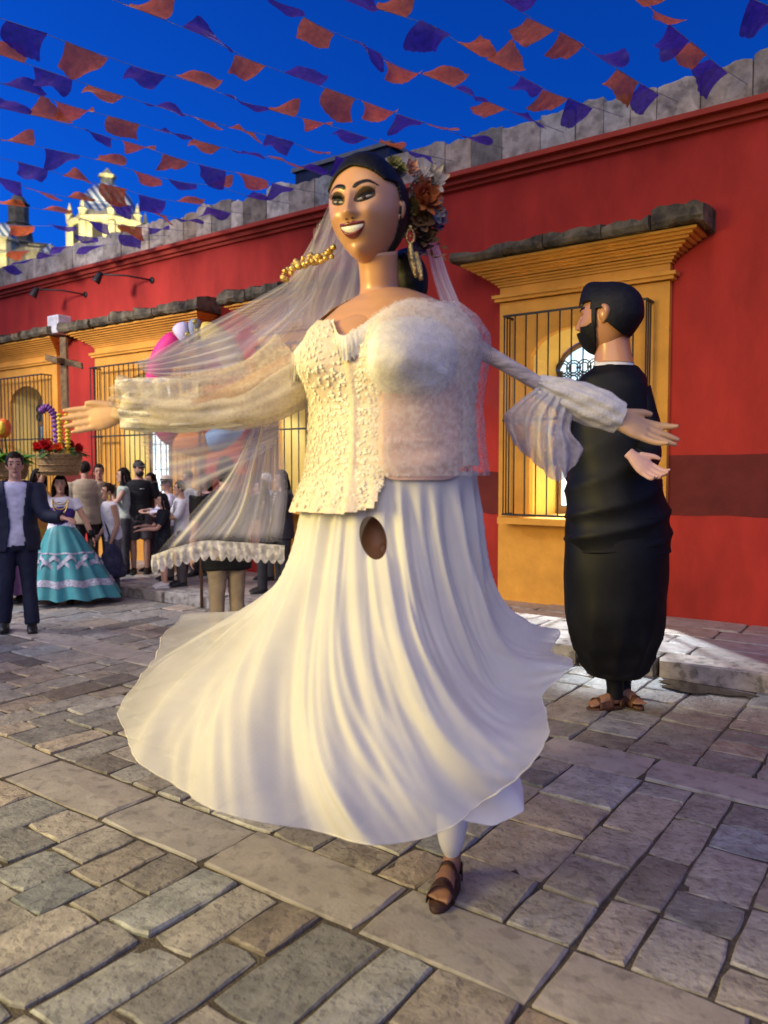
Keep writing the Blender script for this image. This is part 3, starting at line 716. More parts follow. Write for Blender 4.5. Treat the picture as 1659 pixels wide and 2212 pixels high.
# ================================================================== the bride: giant dancing figure
BD = 2.88
bb = on_z(845, 1942, 0.0) ; bb = CAM * 0 + at(845, 1106, BD); bb[2] = 0
bride = thing('giant_bride_puppet', bb, 'towering bride figure in a whirling white lace dress and veil', 'puppet')
C2 = bb[:2]
IVORY = (.80, .74, .62)
SKIRTM = M('ivory_skirt_mat', (.87, .85, .80), rough=.75, spec=.2, var=.05, scale=3, transl=.35, bump=.10, bscale=150, alpha=.80, avar=.14, fine=3.5, sheen=.2)
SATIN = M('white_satin_mat', (.82, .79, .78), rough=.42, spec=.4, var=.04, scale=4, transl=.15)
LACE = M('ivory_lace_mat', (.86, .79, .64), rough=.45, spec=.5, var=.08, scale=60, bump=.35, bscale=140)
LACEG = M('lace_ground_mat', (.70, .53, .38), rough=.5, spec=.45, col2=(.80, .70, .54), scale=45, bump=.35, bscale=120)
LACESHEER = M('sheer_lace_mat', (.82, .74, .60), rough=.6, col2=(.62, .52, .40), scale=22, bump=.15, bscale=60, alpha=.50, avar=.12, fine=70, transl=.35)
TULLE = M('tulle_mat', (.94, .92, .90), rough=.8, spec=.1, var=.04, scale=3, alpha=.34, avar=.16, fine=5, transl=.35, stretch=None)
def streaks(m, amount, lo, hi, sx=34.0, sy=1.6, rim=.25):
    """threads and gathers running along the veil"""
    nt = m.node_tree; L = nt.links.new; mix = [n for n in nt.nodes if n.type == 'MIX_SHADER'][-1]
    uv = _n(nt, 'ShaderNodeUVMap'); mp = _n(nt, 'ShaderNodeMapping'); mp.inputs['Scale'].default_value = (sx, sy, 1); nz = _n(nt, 'ShaderNodeTexNoise'); nz.inputs['Scale'].default_value = 1.0; nz.inputs['Detail'].default_value = 4
    mr = _n(nt, 'ShaderNodeMapRange'); mr.inputs[1].default_value = .36; mr.inputs[2].default_value = .66; mr.inputs[3].default_value = lo; mr.inputs[4].default_value = hi
    L(uv.outputs[0], mp.inputs[0]); L(mp.outputs[0], nz.inputs['Vector']); L(nz.outputs['Fac'], mr.inputs[0]); sx_ = _n(nt, 'ShaderNodeSeparateXYZ'); L(uv.outputs[0], sx_.inputs[0]); f = mr.outputs[0]
    for ch in (0, 1):                                              # the net thins out towards its rims
        for a_, b_ in ((0.0, .10), (1.0, .90)):
            r_ = _n(nt, 'ShaderNodeMapRange'); r_.interpolation_type = 'SMOOTHSTEP'; r_.inputs[1].default_value = a_; r_.inputs[2].default_value = b_; r_.inputs[3].default_value = rim; r_.inputs[4].default_value = 1.0; L(sx_.outputs[ch], r_.inputs[0])
            mu = _n(nt, 'ShaderNodeMath', operation='MULTIPLY'); L(f, mu.inputs[0]); L(r_.outputs[0], mu.inputs[1]); f = mu.outputs[0]
    L(f, mix.inputs[0]); return m
streaks(TULLE, 1, .38, .72, 9.0, 1.0)
TULLET = streaks(M('tulle_tail_mat', (.90, .87, .84), rough=.8, spec=.1, var=.04, alpha=.6, transl=.35), 1, .45, .92, 9.0, 1.0, rim=.12)
TULLED = M('tulle_edge_mat', (.90, .87, .82), rough=.8, spec=.1, var=.06, scale=14, alpha=.70, avar=.25, fine=40, transl=.3, bump=.6, bscale=70)
GOLD = M('gold_mat', (.75, .52, .16), rough=.3, spec=.6, metal=.75, var=.3, scale=40, bump=.8, bscale=80)

# ---- skirt
HEM = [(-45, .66, .90), (-20, .70, .93), (0, .685, .925), (20, .62, .83), (42, .575, .715), (60, .60, .60), (75, .66, .545), (90, .715, .53), (120, .775, .595), (150, .875, .66), (165, .94, .755), (180, .985, .86), (190, 1.01, .935), (205, 1.02, .96), (240, .90, .90), (270, .78, .86), (300, .68, .88), (315, .66, .90)]
ha = np.array([h[0] for h in HEM], float); hr = np.array([h[1] for h in HEM]); hz = np.array([h[2] for h in HEM])
def hem(a):
    a = (a + 45) % 360 - 45
    k = 0; R = 0; Z = 0
    for d in (-10, -5, 0, 5, 10):
        w = 1 - abs(d) / 15; b = (a + d + 45) % 360 - 45; R = R + w * np.interp(b, ha, hr); Z = Z + w * np.interp(b, ha, hz); k += w
    return R / k, Z / k
def skirt_surface(z0, ra, rb, na=288, ns=72, grow=1.0, drop=0.0, fold=1.0, seed=0, hemfn=hem):
    a = np.linspace(0, 360, na, endpoint=False); Rh, Zh = hemfn(a); Rh = Rh * grow; Zh = Zh - drop; ar = np.radians(a)
    ct_ = np.sin(ar - rad(28)); R0 = 1 / np.sqrt((1 - ct_ ** 2) / ra ** 2 + ct_ ** 2 / rb ** 2)   # waist follows the turned torso
    left = np.exp(-((a - 200) / 42.) ** 2); right = np.exp(-(((a + 180) % 360 - 180) / 40.) ** 2); front = np.exp(-((a - 95) / 55.) ** 2)
    s = np.linspace(0, 1, ns)[:, None]
    cc = np.clip(left + right, 0, 1)
    r1 = R0 + (.07 - .04 * cc) * (Rh - R0); zz1 = z0 - (.36 + .16 * cc) * (z0 - Zh)
    r2 = R0 + (.34 + .20 * front - .20 * left - .22 * right) * (Rh - R0); zz2 = Zh + (.28 - .18 * cc + .05 * front) * (z0 - Zh)
    b0, b1, b2, b3 = (1 - s) ** 3, 3 * s * (1 - s) ** 2, 3 * s * s * (1 - s), s ** 3
    R = b0 * R0 + b1 * r1 + b2 * r2 + b3 * Rh; Z = b0 * z0 + b1 * zz1 + b2 * zz2 + b3 * Zh
    tw = ar[None, :] + .75 * s * s                                          # whirl: folds lean with the spin
    f = .011 * np.sin(26 * tw + 1.2 * np.sin(5 * ar)) * smooth(0, .15, s) * (1 - .75 * s) + .032 * s ** 1.2 * np.sin(9 * tw + .8 * np.sin(3 * ar) + seed) + .024 * s * (1 - .6 * s) * np.sin(15 * tw + 2 + seed) + .016 * s * (1 - .9 * s) * np.sin(31 * tw + 3 * np.sin(4 * ar))
    f += .05 * s ** 2 * np.sin(4 * tw + 1.3)
    sh = lambda q: 1 - 2 * np.abs(np.sin(q / 2)) ** .8                       # creased gathers
    f += (.010 * smooth(.0, .2, s) * (1 - .55 * s) * sh(21 * tw + 2 * np.sin(2 * ar) + seed) + .012 * smooth(.1, .6, s) * (1 - .5 * s) * sh(13 * tw + 1.5 * np.sin(3 * ar + 1)))
    gate = .5 + .5 * np.sin(5 * ar + 1.7)[None, :] * np.sin(7 * s + 2 * np.sin(3 * ar))
    f += smooth(.03, .3, s) * gate * (.0038 * np.sin(57 * tw + 4 * np.sin(6 * ar) + 6 * s) + .0026 * np.sin(91 * tw - 5 * s + 3 * np.sin(9 * ar)))
    R = R + fold * f; Z = Z + fold * .35 * f * s
    P = np.stack([C2[0] + RT[0] * np.cos(ar) * R - FW[0] * np.sin(ar) * R, C2[1] + RT[1] * np.cos(ar) * R - FW[1] * np.sin(ar) * R, Z], -1)
    return P
sk = skirt_surface(1.59, .318, .268, na=440, ns=150)
mb = MB().grid(sk, closed=True); me = mb.mesh('skirt')
def hole(c):
    x, y, w = np.array([project(p) for p in c]).T
    e = ((x - 806 - .16 * (y - 1162)) / 29) ** 2 + ((y - 1162) / 47) ** 2; return ~((e < 1) & (w < BD))
def cut_hole(me):
    drop_faces(me, hole); bm = bmesh.new(); bm.from_mesh(me)
    for v in bm.verts:
        if not v.is_boundary: continue
        x, y, w = project(v.co)
        if not (730 < x < 870 and 1080 < y < 1240 and w < BD): continue
        ox, oy = x - 806 - .16 * (y - 1162), y - 1162; e = math.sqrt((ox / 29) ** 2 + (oy / 47) ** 2); ox, oy = ox / e, oy / e
        d = (np.array(v.co) - CAM) @ FW; v.co = Vector(at(806 + .16 * oy + ox, 1162 + oy, d))
    bm.to_mesh(me); bm.free(); return me
at_ = me.color_attributes.new('sheer', 'FLOAT_COLOR', 'POINT'); aa = np.linspace(0, 360, 440, endpoint=False); ss = np.linspace(0, 1, 150)[:, None]
shv = (.97 - .46 * np.exp(-((aa - 188) / 30.) ** 2)[None, :] * smooth(.45, .85, ss) - .20 * smooth(.86, 1.0, ss) + 0 * aa[None, :]).ravel()
at_.data.foreach_set('color', np.column_stack([shv, shv, shv, np.ones_like(shv)]).astype(np.float32).ravel())
_nt = SKIRTM.node_tree; _a = _n(_nt, 'ShaderNodeAttribute', attribute_name='sheer'); _nt.links.new(_a.outputs['Fac'], [n for n in _nt.nodes if n.type == 'MIX_SHADER'][-1].inputs[0])
cut_hole(me); link('skirt', me, SKIRTM, bride)
lin = skirt_surface(1.575, .300, .252, na=300, ns=110, grow=.78, drop=-.10, fold=.45)
link('skirt_lining', drop_faces(cut_hole(MB().grid(lin, closed=True).mesh('skirt_lining')), lambda c: c[:, 2] > 1.22), M('skirt_lining_mat', (.80, .74, .64), rough=.7, spec=.2, var=.05, transl=.25), bride)
o = MB().loft(np.vstack([sk[-1], sk[-1][:1]]), .0020, n=5, cap=False).build('skirt_hem', M('hem_mat', (.84, .80, .70), rough=.7, transl=.2), bride)
UH = lambda a: (np.interp(a, [0, 25, 45, 55, 70, 90, 120, 180, 270, 360], [.36, .42, .575, .56, .46, .42, .42, .42, .36, .36]), np.interp(a, [0, 25, 45, 55, 70, 90, 120, 180, 270, 360], [.80, .66, .50, .475, .50, .57, .66, .80, .85, .80]))
us = skirt_surface(1.5, .31, .25, na=200, ns=48, fold=.55, seed=2, hemfn=UH)
me = MB().grid(us, closed=True).mesh('underskirt')
drop_faces(me, lambda c: c[:, 2] < .80); link('underskirt', me, SATIN, bride)

# ---- torso (turned to the left of the view)
YAWB = rad(28)
tf = -FW * math.cos(YAWB) - RT * math.sin(YAWB); ts = np.cross(tf, UP)       # ts: towards the left of the view
tc = bb + RT * .0 ; tc = tc.copy()
TZ = [1.34, 1.46, 1.57, 1.70, 1.82, 1.92, 2.00, 2.07, 2.13, 2.18, 2.215, 2.235]
TA = [.362, .335, .315, .300, .295, .305, .320, .315, .275, .21, .14, .09]
TB = [.335, .298, .265, .255, .25, .255, .255, .24, .21, .17, .125, .09]
nth, nz = 220, 130
th = np.linspace(0, 2 * math.pi, nth, endpoint=False); zt = np.linspace(TZ[0], TZ[-1], nz)
def torso_pt(th, z, off=0.0):
    A = np.interp(z, TZ, TA) + off; B = np.interp(z, TZ, TB) + off
    r = 1 / np.sqrt((np.sin(th) / A) ** 2 + (np.cos(th) / B) ** 2)
    for sg in (-1, 1):
        d = (th - sg * .50 + math.pi) % (2 * math.pi) - math.pi
        r = r + .080 * np.exp(-(d / .38) ** 2) * np.exp(-np.where(z > 1.955, ((z - 1.955) / .135) ** 2, ((z - 1.955) / .085) ** 2))
    lean = (z - 1.5) * .04
    return tc + np.multiply.outer(r * np.cos(th), tf) + np.multiply.outer(r * np.sin(th), -ts) + np.multiply.outer(z * np.ones_like(r), UP) + np.multiply.outer(lean * np.ones_like(r), RT) * 0
TH, ZT = np.meshgrid(th, zt)
TP = torso_pt(TH, ZT)
PX = np.array([project(p) for p in TP.reshape(-1, 3)])[:, :2].reshape(nz, nth, 2)
front = np.cos(TH) * 1 + 0 > -.35
facing = ((TP - bb - UP * 0)[..., :2] @ -FW[:2]) > -.02
def torso_part(name, mask, m, off, noise=0.0, fq=60, seed=1, fnx=None):
    P = torso_pt(TH, ZT, 0.0); nrm = P - (tc + np.multiply.outer(ZT, UP)); nrm[..., 2] = 0; nrm /= np.linalg.norm(nrm, axis=-1)[..., None] + 1e-9
    d = off + noise * vnoise(P.reshape(-1, 3) * fq, seed, 2).reshape(nz, nth)
    if fnx is not None: d = d + fnx(TH, ZT, PX)
    P = P + nrm * d[..., None]
    mb = MB().grid(P, closed=True); me = mb.mesh(name)
    fm = (mask & np.roll(mask, -1, 1)); fm = fm[:-1] & fm[1:]
    bm = bmesh.new(); bm.from_mesh(me); bm.faces.ensure_lookup_table(); fl = fm.ravel()
    bmesh.ops.delete(bm, geom=[f for f, q in zip(bm.faces[:], fl) if not q], context='FACES'); bm.to_mesh(me); bm.free()
    return link(name, me, m, bride)
px, py = PX[..., 0], PX[..., 1]
# neckline: V from the left strap to the right shoulder
neck_l = np.interp(px, [640, 700, 722, 733, 760, 800, 850, 880, 930], [700, 690, 690, 722, 718, 690, 655, 645, 652])
below_neck = ~(facing & (py < neck_l)) & (ZT < 2.222)
hemline = np.interp(px, [600, 660, 735, 770, 815, 835, 1000, 1040], [1095, 1108, 1112, 1108, 1096, 1030, 1020, 1030])
cup = facing & (((px - 893) / 103) ** 2 + ((py - 778) / 82) ** 2 < 1) & (px > 790)
satin = facing & (px > 826 + 10 * np.sin(py * .05)) & (px < 1003) & (py > 780) & (py < 1040)
lace = below_neck & ~(facing & (py > hemline)) 

lace &= (px < 832) & facing | (ZT > 1.605)
torso_part('bust_skin', ZT > 1.98, SKIN, -.006)
torso_part('lace_blouse', lace, LACEG, .016, noise=.0008, fq=150, fnx=lambda T, Z, P: .010 * np.exp(-(((T + math.pi) % (2 * math.pi) - math.pi) / .05) ** 2) + .17 * np.clip(1.60 - Z, 0, .3) + .006 * np.sin(26 * T) * smooth(1.60, 1.45, Z))
_tm = MB().grid(torso_pt(TH, ZT, .016), closed=True); TBV = BVHTree.FromPolygons([Vector(p) for p in np.vstack(_tm.v)], _tm.f)
def on_torso(x, y, off):
    d = ray(x, y); h = TBV.ray_cast(Vector(CAM), Vector(d).normalized())
    p = np.array(h[0]) if h[0] is not None else at(x, y, BD - .15)
    n = p - tc; n[2] = 0; n /= np.linalg.norm(n) + 1e-9; return p + n * off
def patch(cx, cy, rx, ry, name, m, off=.008, bulge=.02, pw=2.0, nr=44, na=96, fn=None):
    A = np.zeros((nr, na, 3))
    for i in range(nr):
        r = max(.001, i / (nr - 1))
        for j in range(na):
            t = 2 * math.pi * j / na; c_, s_ = math.cos(t), math.sin(t); k = (abs(c_) ** pw + abs(s_) ** pw) ** (-1 / pw) * r
            x, y = cx + rx * k * c_, cy + ry * k * s_
            A[i, j] = on_torso(x, y, off * min(1, (1 - r) * 8) + bulge * (1 - r ** 2.2) ** .6 + (fn(x, y) * min(1, (1 - r) * 4) if fn else 0))
    return MB().grid(A, closed=True).build(name, m, bride)
patch(908, 925, 92, 112, 'satin_panel', M('blush_satin_mat', (.68, .45, .38), rough=.5, spec=.35, var=.12, scale=5, bump=.2, bscale=20), off=.0035, bulge=.0, pw=6, fn=lambda x, y: .004 * (1 + math.sin(y * .11 + .012 * x)) * (y > 950) + .002 * (1 + math.sin(x * .04 + y * .02)))
patch(890, 772, 98, 88, 'bust_cup', M('white_cup_mat', (.76, .73, .68), rough=.8, spec=.1, var=.10, scale=5, bump=.25, bscale=90), off=.003, bulge=.004, pw=2.6, fn=lambda x, y: .020 * float(smooth(690, 815, np.array(y))) * float(smooth(868, 845, np.array(y))) + .0018 * math.sin((x * .45 - y) * .13) + .0012 * math.sin((x + y * .6) * .09))
NETM = M('blouse_net_mat', (.84, .78, .70), rough=.7, spec=.2, var=.08, scale=30, alpha=.36, avar=.16, fine=55, transl=.3)
torso_part('net_blouse', facing & (px > 806) & below_neck & (ZT > 1.575), NETM, .046, noise=.0015, fq=30, fnx=lambda T, Z, P: .006 * np.sin(9 * T + 14 * Z) * .5)
side = facing & (px < 668) & (py > 840) & (py < 1010)
torso_part('sequin_panel', side, M('sequin_mat', (.85, .78, .35), rough=.25, metal=.55, spec=.7, col2=(.45, .36, .10), scale=60, bump=1.0, bscale=120), .026, noise=.004, fq=200)
# raised lace sprigs on the blouse front
spr = MB(); g = np.random.default_rng(5)
for _ in range(2600):
    t_ = g.uniform(-1.45, 1.3); z_ = g.uniform(1.46, 2.16); p = torso_pt(np.array([t_]), np.array([z_]), .0)[0]; x_, y_, w_ = project(p)
    if 815 < x_ < 1010 and g.random() < .96 * float(smooth(812, 880, np.array(x_))): continue
    if y_ > np.interp(x_, [600, 735, 815, 835], [1090, 1105, 1090, 1030]) or y_ < np.interp(x_, [640, 700, 722, 733, 760, 800, 850, 880], [700, 695, 700, 735, 730, 705, 670, 660]) + 6: continue
    n_ = p - tc; n_[2] = 0; n_ /= np.linalg.norm(n_); a_ = np.cross(n_, UP); q = g.uniform(.004, .0105); rot = g.random() * 3.14; u = a_ * math.cos(rot) + UP * math.sin(rot); v = np.cross(n_, u)
    c_ = p + n_ * (.0185 + .17 * max(0, 1.60 - z_))
    ring_ = [c_ + (u * math.cos(k) * q * (1 + .35 * math.cos(5 * k)) + v * math.sin(k) * q * .7 * (1 + .35 * math.cos(5 * k))) for k in np.linspace(0, 2 * math.pi, 10, endpoint=False)]
    spr.add(ring_ + [c_ + n_ * .0022], [(k, (k + 1) % 10, 10) for k in range(10)])
o = spr.build('lace_applique', LACE, bride); o['kind'] = 'stuff'
# lace collar and shoulder ruffle
def strip(pts, w, name, m, parent, n=60, ruffle=.012, fr=22, wdir=(0, 0, -1), seed=0, scallop=0.0):
    P = catmull(np.asarray(pts, float), n); A = np.zeros((7, n, 3)); g = np.random.default_rng(seed); wd = np.broadcast_to(np.asarray(wdir, float), (n, 3)) if np.ndim(wdir) == 1 else catmull(wdir, n)
    W_ = np.broadcast_to(np.asarray(w, float), (n,)) if np.ndim(w) == 0 else catmull(np.asarray(w, float)[:, None], n)[:, 0]
    for j in range(7):
        v = j / 6; t = np.linspace(0, 1, n); sc = 1 + scallop * np.abs(np.sin(math.pi * t * fr)) * (j == 6)
        A[j] = P + wd * (W_ * v * sc)[:, None] - FW * (ruffle * v * np.sin(2 * math.pi * fr * t + 1.5 * np.sin(9 * t)))[:, None] - FW * (.012 * math.sin(v * 3))
    return MB().grid(A).build(name, m, parent)
strip([at(718, 690, BD - .17), at(735, 724, BD - .27), at(775, 708, BD - .27), at(830, 668, BD - .24), at(885, 646, BD - .18), at(950, 655, BD - .10), at(1005, 690, BD - .03)], [.05, .07, .08, .10, .12, .11, .08], 'neck_ruffle', LACE, bride, ruffle=.010, fr=26, wdir=(.12, -.08, -1), scallop=.25)
strip([at(722, 688, BD - .17), at(690, 705, BD - .15), at(655, 735, BD - .10), at(630, 765, BD - .05)], [.03, .07, .10, .10], 'shoulder_ruffle', LACE, bride, ruffle=.014, fr=14, wdir=(-.2, .1, -1), scallop=.3, n=40)
# sheer yoke over the right shoulder
yk = sheet([[at(880, 640, BD - .16), at(950, 650, BD - .06), at(1010, 692, BD + .02)], [at(880, 668, BD - .25), at(955, 685, BD - .20), at(1022, 722, BD - .06)], [at(885, 715, BD - .33), at(960, 735, BD - .25), at(1022, 760, BD - .08)]], 30, 24)
MB().grid(yk).build('shoulder_yoke', LACESHEER, bride)

# ---- neck and head
neck = MB(); npth = [at(812, 735, BD - .10), at(815, 690, BD - .04), at(820, 640, BD - .015), at(818, 590, BD - .03), at(815, 545, BD - .05)]
neck.loft(npth, [.15, .116, .075, .069, .073], [.11, .10, .076, .070, .07], side=RT, n=28, smoothn=24, cap=True)
chest = sheet([[at(700, 700, BD - .06), at(770, 662, BD - .11), at(850, 655, BD - .11), at(905, 650, BD - .04)], [at(700, 720, BD - .17), at(760, 690, BD - .20), at(830, 680, BD - .20), at(910, 660, BD - .10)], [at(700, 760, BD - .19), at(745, 745, BD - .27), at(800, 720, BD - .26), at(880, 690, BD - .2)]], 24, 20)
neck.build('neck', SKIN, bride); MB().grid(chest).build('chest', SKIN, bride)
hy, hp = rad(24), rad(-1)
hf = (-FW * math.cos(hy) - RT * math.sin(hy)) * math.cos(hp) + UP * math.sin(hp)
hu = UP + RT * (-.03) - FW * 0.0
HC = at(796, 462, BD - .06)
H = Head(HC, .174, None, hf, hu, kz=1.04)
hd = H.skin('head', SKIN, bride)
LIP = M('lip_mat', (.16, .018, .018), rough=.3, spec=.5, coat=.3); BLK = M('black_paint_mat', (.006, .005, .005), rough=.5)
SHADOW = M('eye_shadow_mat', (.05, .028, .012), rough=.6, col2=(.14, .075, .02), scale=20); WHITE = M('tooth_mat', (.82, .80, .72), rough=.25, coat=.4); EYEW = M('eye_white_mat', (.42, .38, .33), rough=.25); IRIS = M('iris_mat', (.035, .016, .008), rough=.15)
xs = np.linspace(-.265, .265, 33); u = xs / .265; ar_ = 1 - u * u
cz = -.465 + .055 * u * u
topl = cz + .040 + .055 * ar_ ** .7 + .020 * np.exp(-((np.abs(u) - .22) / .16) ** 2) - .012 * np.exp(-(u / .10) ** 2)
tt = cz + .028 * ar_ ** .6; tb = cz - .088 * ar_ ** .8; bl = cz - .185 * ar_ ** .75
H.decal(xs, tt - .006, topl, off=.022, bulge=.022, name='upper_lip', m=LIP, parent=hd)
H.decal(xs, bl, tb + .006, off=.022, bulge=.035, name='lower_lip', m=LIP, parent=hd)
xt = np.linspace(-.232, .232, 31); H.decal(xt, np.interp(xt, xs, tb), np.interp(xt, xs, tt), off=.012, bulge=.004, name='teeth', m=WHITE, parent=hd)
for sg in (-1, 1):
    nostril = H.surf(sg * .062, -.318); 
    MB().ball(H.W(nostril + np.array((0, .005, .004))), .0052, .0045, .0032, R=H.R, nu=10, nv=6).build('nostril', BLK, hd)
    ex = np.linspace(.10, .47, 25) ; v = (ex - .285) / .185; al = np.sqrt(np.maximum(0, 1 - v * v)); tilt_ = .05 * (v)
    fx = (sg * ex)[::sg]; q = slice(None, None, sg)
    H.decal(fx, (.050 + tilt_ - .065 * al)[q], (.085 + tilt_ + .155 * al)[q], off=.006, name='eye_shadow', m=SHADOW, parent=hd)
    e2 = np.linspace(.15, .42, 21); v2 = (e2 - .285) / .135; al2 = np.sqrt(np.maximum(0, 1 - v2 * v2)); t2 = .04 * v2; fx2 = (sg * e2)[::sg]
    H.decal(fx2, (.055 + t2 - .026 * al2)[q], (.060 + t2 + .026 * al2)[q], off=.014, bulge=.012, name='eyeball', m=EYEW, parent=hd)
    e3 = np.linspace(.225, .325, 11); v3 = (e3 - .275) / .05; al3 = np.sqrt(np.maximum(0, 1 - v3 * v3)); fx3 = (sg * e3)[::sg]
    H.decal(fx3, (.052 - .028 * al3)[q], (.064 + .030 * al3)[q], off=.024, bulge=.012, name='iris', m=IRIS, parent=hd, edge=.018)
    H.decal(fx2, (.060 + t2 + .018 * al2)[q], (.072 + t2 + .070 * al2)[q], off=.022, bulge=.012, name='lash_line', m=BLK, parent=hd, edge=.016)
    H.decal(fx2, (.040 + t2 - .050 * al2)[q], (.052 + t2 - .030 * al2)[q], off=.018, bulge=.004, name='lower_lash_line', m=BLK, parent=hd, edge=.012)
    la = MB()
    for k, ee in enumerate(np.linspace(.17, .47, 15)):
        b0 = H.surf(sg * ee, .075 + .04 * ((ee - .285) / .135) + .05 * math.sqrt(max(0, 1 - ((ee - .3) / .18) ** 2))); b0[1] += .025
        la.loft([H.W(b0), H.W(b0 + (sg * (ee - .27) * .12, .055, .028)), H.W(b0 + (sg * (ee - .25) * .34, .085, .085))], [.0016, .0013, .0004], n=4)
    la.build('eyelashes', BLK, hd)
    eb = np.linspace(.07, .53, 25); w = (eb - .07) / .46; zc = .255 + .10 * np.sin(np.minimum(w / .66, 1) * math.pi / 2) - .14 * np.maximum(0, w - .62) ** 1.3 * 2.2; hw = .054 * (1 - .82 * w ** 1.5) * smooth(-.05, .12, w)
    H.decal((sg * eb)[q], (zc - hw)[q], (zc + hw)[q], off=.014, bulge=.006, name='eyebrow', m=BLK, parent=hd)
    ear = MB().loft([H.W((sg * .64, .06, .06)), H.W((sg * .71, .02, .08)), H.W((sg * .73, -.01, .0)), H.W((sg * .70, .0, -.14)), H.W((sg * .62, .08, -.20))], [.012, .020, .021, .016, .010], [.010, .014, .014, .012, .009], n=10, smoothn=16).build('ear', SKIN, hd)
HAIR = M('painted_black_hair_mat', (.007, .006, .006), rough=.55, spec=.3, var=.4, scale=50, bump=.5, bscale=30, stretch=(1, 1, .2))
hv, hfc = head_geo(320, 240, feat=0.0)
V = hv * (1.07, 1.06, 1.09); V[:, 2] += .03; V[:, 1] -= .02; V[:, 1] = np.where(V[:, 1] < 0, V[:, 1] * 1.12, V[:, 1])
V[:, 1] += .02 * np.sin(V[:, 0] * 40) * 0
me = MB().add(H.W(V), hfc).mesh('hair')
Hi = np.linalg.inv(H.R)
def hairline(c):
    q = (c - H.c) @ H.R / H.h; x, y, z = q.T
    line = np.where(np.abs(x) < .62, .74 - .28 * (np.abs(x) / .62) ** 2.4 + .035 * np.exp(-(x / .12) ** 2) * 1, .45)
    face = (y > .10 + .25 * np.clip((z - .1), 0, 1) - .30 * np.clip(-z - .12, 0, .5)) & (z < line) & (y > -.05 + .5 * np.clip(-z - .2, -1, 1) * 0)
    return ~face & (z > -.75 - .1 * (y < 0))
drop_faces(me, hairline); o = link('hair', me, HAIR, bride); thicken(o, .014, -1)
bun = MB(); bun.loft([at(872, 545, BD + .10), at(885, 590, BD + .14), at(893, 630, BD + .13), at(893, 655, BD + .10)], [.045, .065, .055, .02], n=18, smoothn=14, side=RT); bun.build('hair_roll', HAIR, bride)
# ---- flowers, earring, comb
FL = dict(w=M('cream_petal_mat', (.62, .55, .46), rough=.7, var=.25, scale=25, transl=.2), r=M('rust_petal_mat', (.45, .06, .025), rough=.65, col2=(.52, .20, .05), scale=18, transl=.2), g=M('moss_petal_mat', (.30, .27, .07), rough=.7, var=.4, scale=20),
          b=M('dried_petal_mat', (.26, .14, .06), rough=.7, var=.5, scale=22), p=M('mauve_petal_mat', (.20, .12, .18), rough=.7, var=.4, scale=22), k=M('pink_petal_mat', (.60, .28, .18), rough=.6, var=.3, scale=20))
nf = -FW + RT * .5 + UP * .25
for i, (x, y, d, r, col, n, lay_) in enumerate([(848, 352, -.08, .030, 'g', 6, 3), (866, 362, -.06, .028, 'g', 6, 3), (858, 378, -.05, .03, 'w', 7, 3), (888, 366, 0, .034, 'k', 7, 3), (905, 384, .02, .052, 'w', 9, 4), (932, 392, .05, .058, 'w', 10, 4), (890, 404, .0, .045, 'w', 9, 3),
        (916, 428, .0, .068, 'r', 9, 5), (886, 446, .02, .042, 'g', 7, 3), (938, 452, .06, .045, 'w', 8, 3), (905, 474, .03, .052, 'b', 8, 3), (932, 486, .07, .05, 'p', 8, 3), (893, 500, .04, .045, 'b', 7, 3), (918, 512, .06, .048, 'b', 8, 3), (905, 534, .06, .038, 'p', 7, 3), (946, 476, .09, .04, 'p', 6, 2)]):
    flower(at(x, y, BD + d), nf + np.random.default_rng(i).normal(0, .35, 3), r * 1.05, n, lay_, FL[col], 'hair_flower', bride, cup=.35, seed=i)
lf = MB(); g = np.random.default_rng(11)
for i in range(70):
    x, y = g.uniform(868, 955), g.uniform(440, 560); c = at(x, y, BD + .03 + .05 * g.random()); d = g.normal(size=3) + nf * .8; d /= np.linalg.norm(d); w = np.cross(d, g.normal(size=3)); w /= np.linalg.norm(w); L = g.uniform(.02, .05)
    lf.add([c, c + d * L * .5 + w * L * .16, c + d * L, c + d * L * .5 - w * L * .16], [(0, 1, 2, 3)])
o = lf.build('dried_leaves', FL['b'], bride); o['kind'] = 'stuff'
er = MB(); p = at(886, 498, BD - .04)
t_ = np.linspace(0, 2 * math.pi, 20); er.loft([p + RT * .014 * math.cos(a) + UP * (.024 * math.sin(a) - .02) for a in t_], .0045, n=7, cap=False)
er.ball(p + UP * .012, .008); er.ball(p - UP * .02, .006, nu=8, nv=6)
er.loft([p - UP * .045, p - UP * .085 + RT * .004, p - UP * .13 + RT * .014, p - UP * .165 + RT * .02], [.008, .013, .011, .004], n=8, smoothn=10); er.build('earring', GOLD, bride)
lp = MB(); lp.loft([at(896, 545, BD), at(903, 575, BD), at(910, 605, BD - .01)], [.012, .015, .008], [.004, .005, .003], n=8, smoothn=8, side=RT); lp.build('lace_drop', GOLD, bride)
cb = MB(); g = np.random.default_rng(3)
for i in range(34):
    s = i / 33; c = at(612 + 108 * s, 590 - 50 * s + g.normal(0, 5), BD + .06 + .02 * g.random()); cb.ball(c, g.uniform(.008, .016), nu=7, nv=5)
    if i % 2: cb.loft([c, c + (g.normal(0, .012), g.normal(0, .008), g.normal(.0, .02))], [.005, .001], n=4)
cb.build('veil_brooch', GOLD, bride)

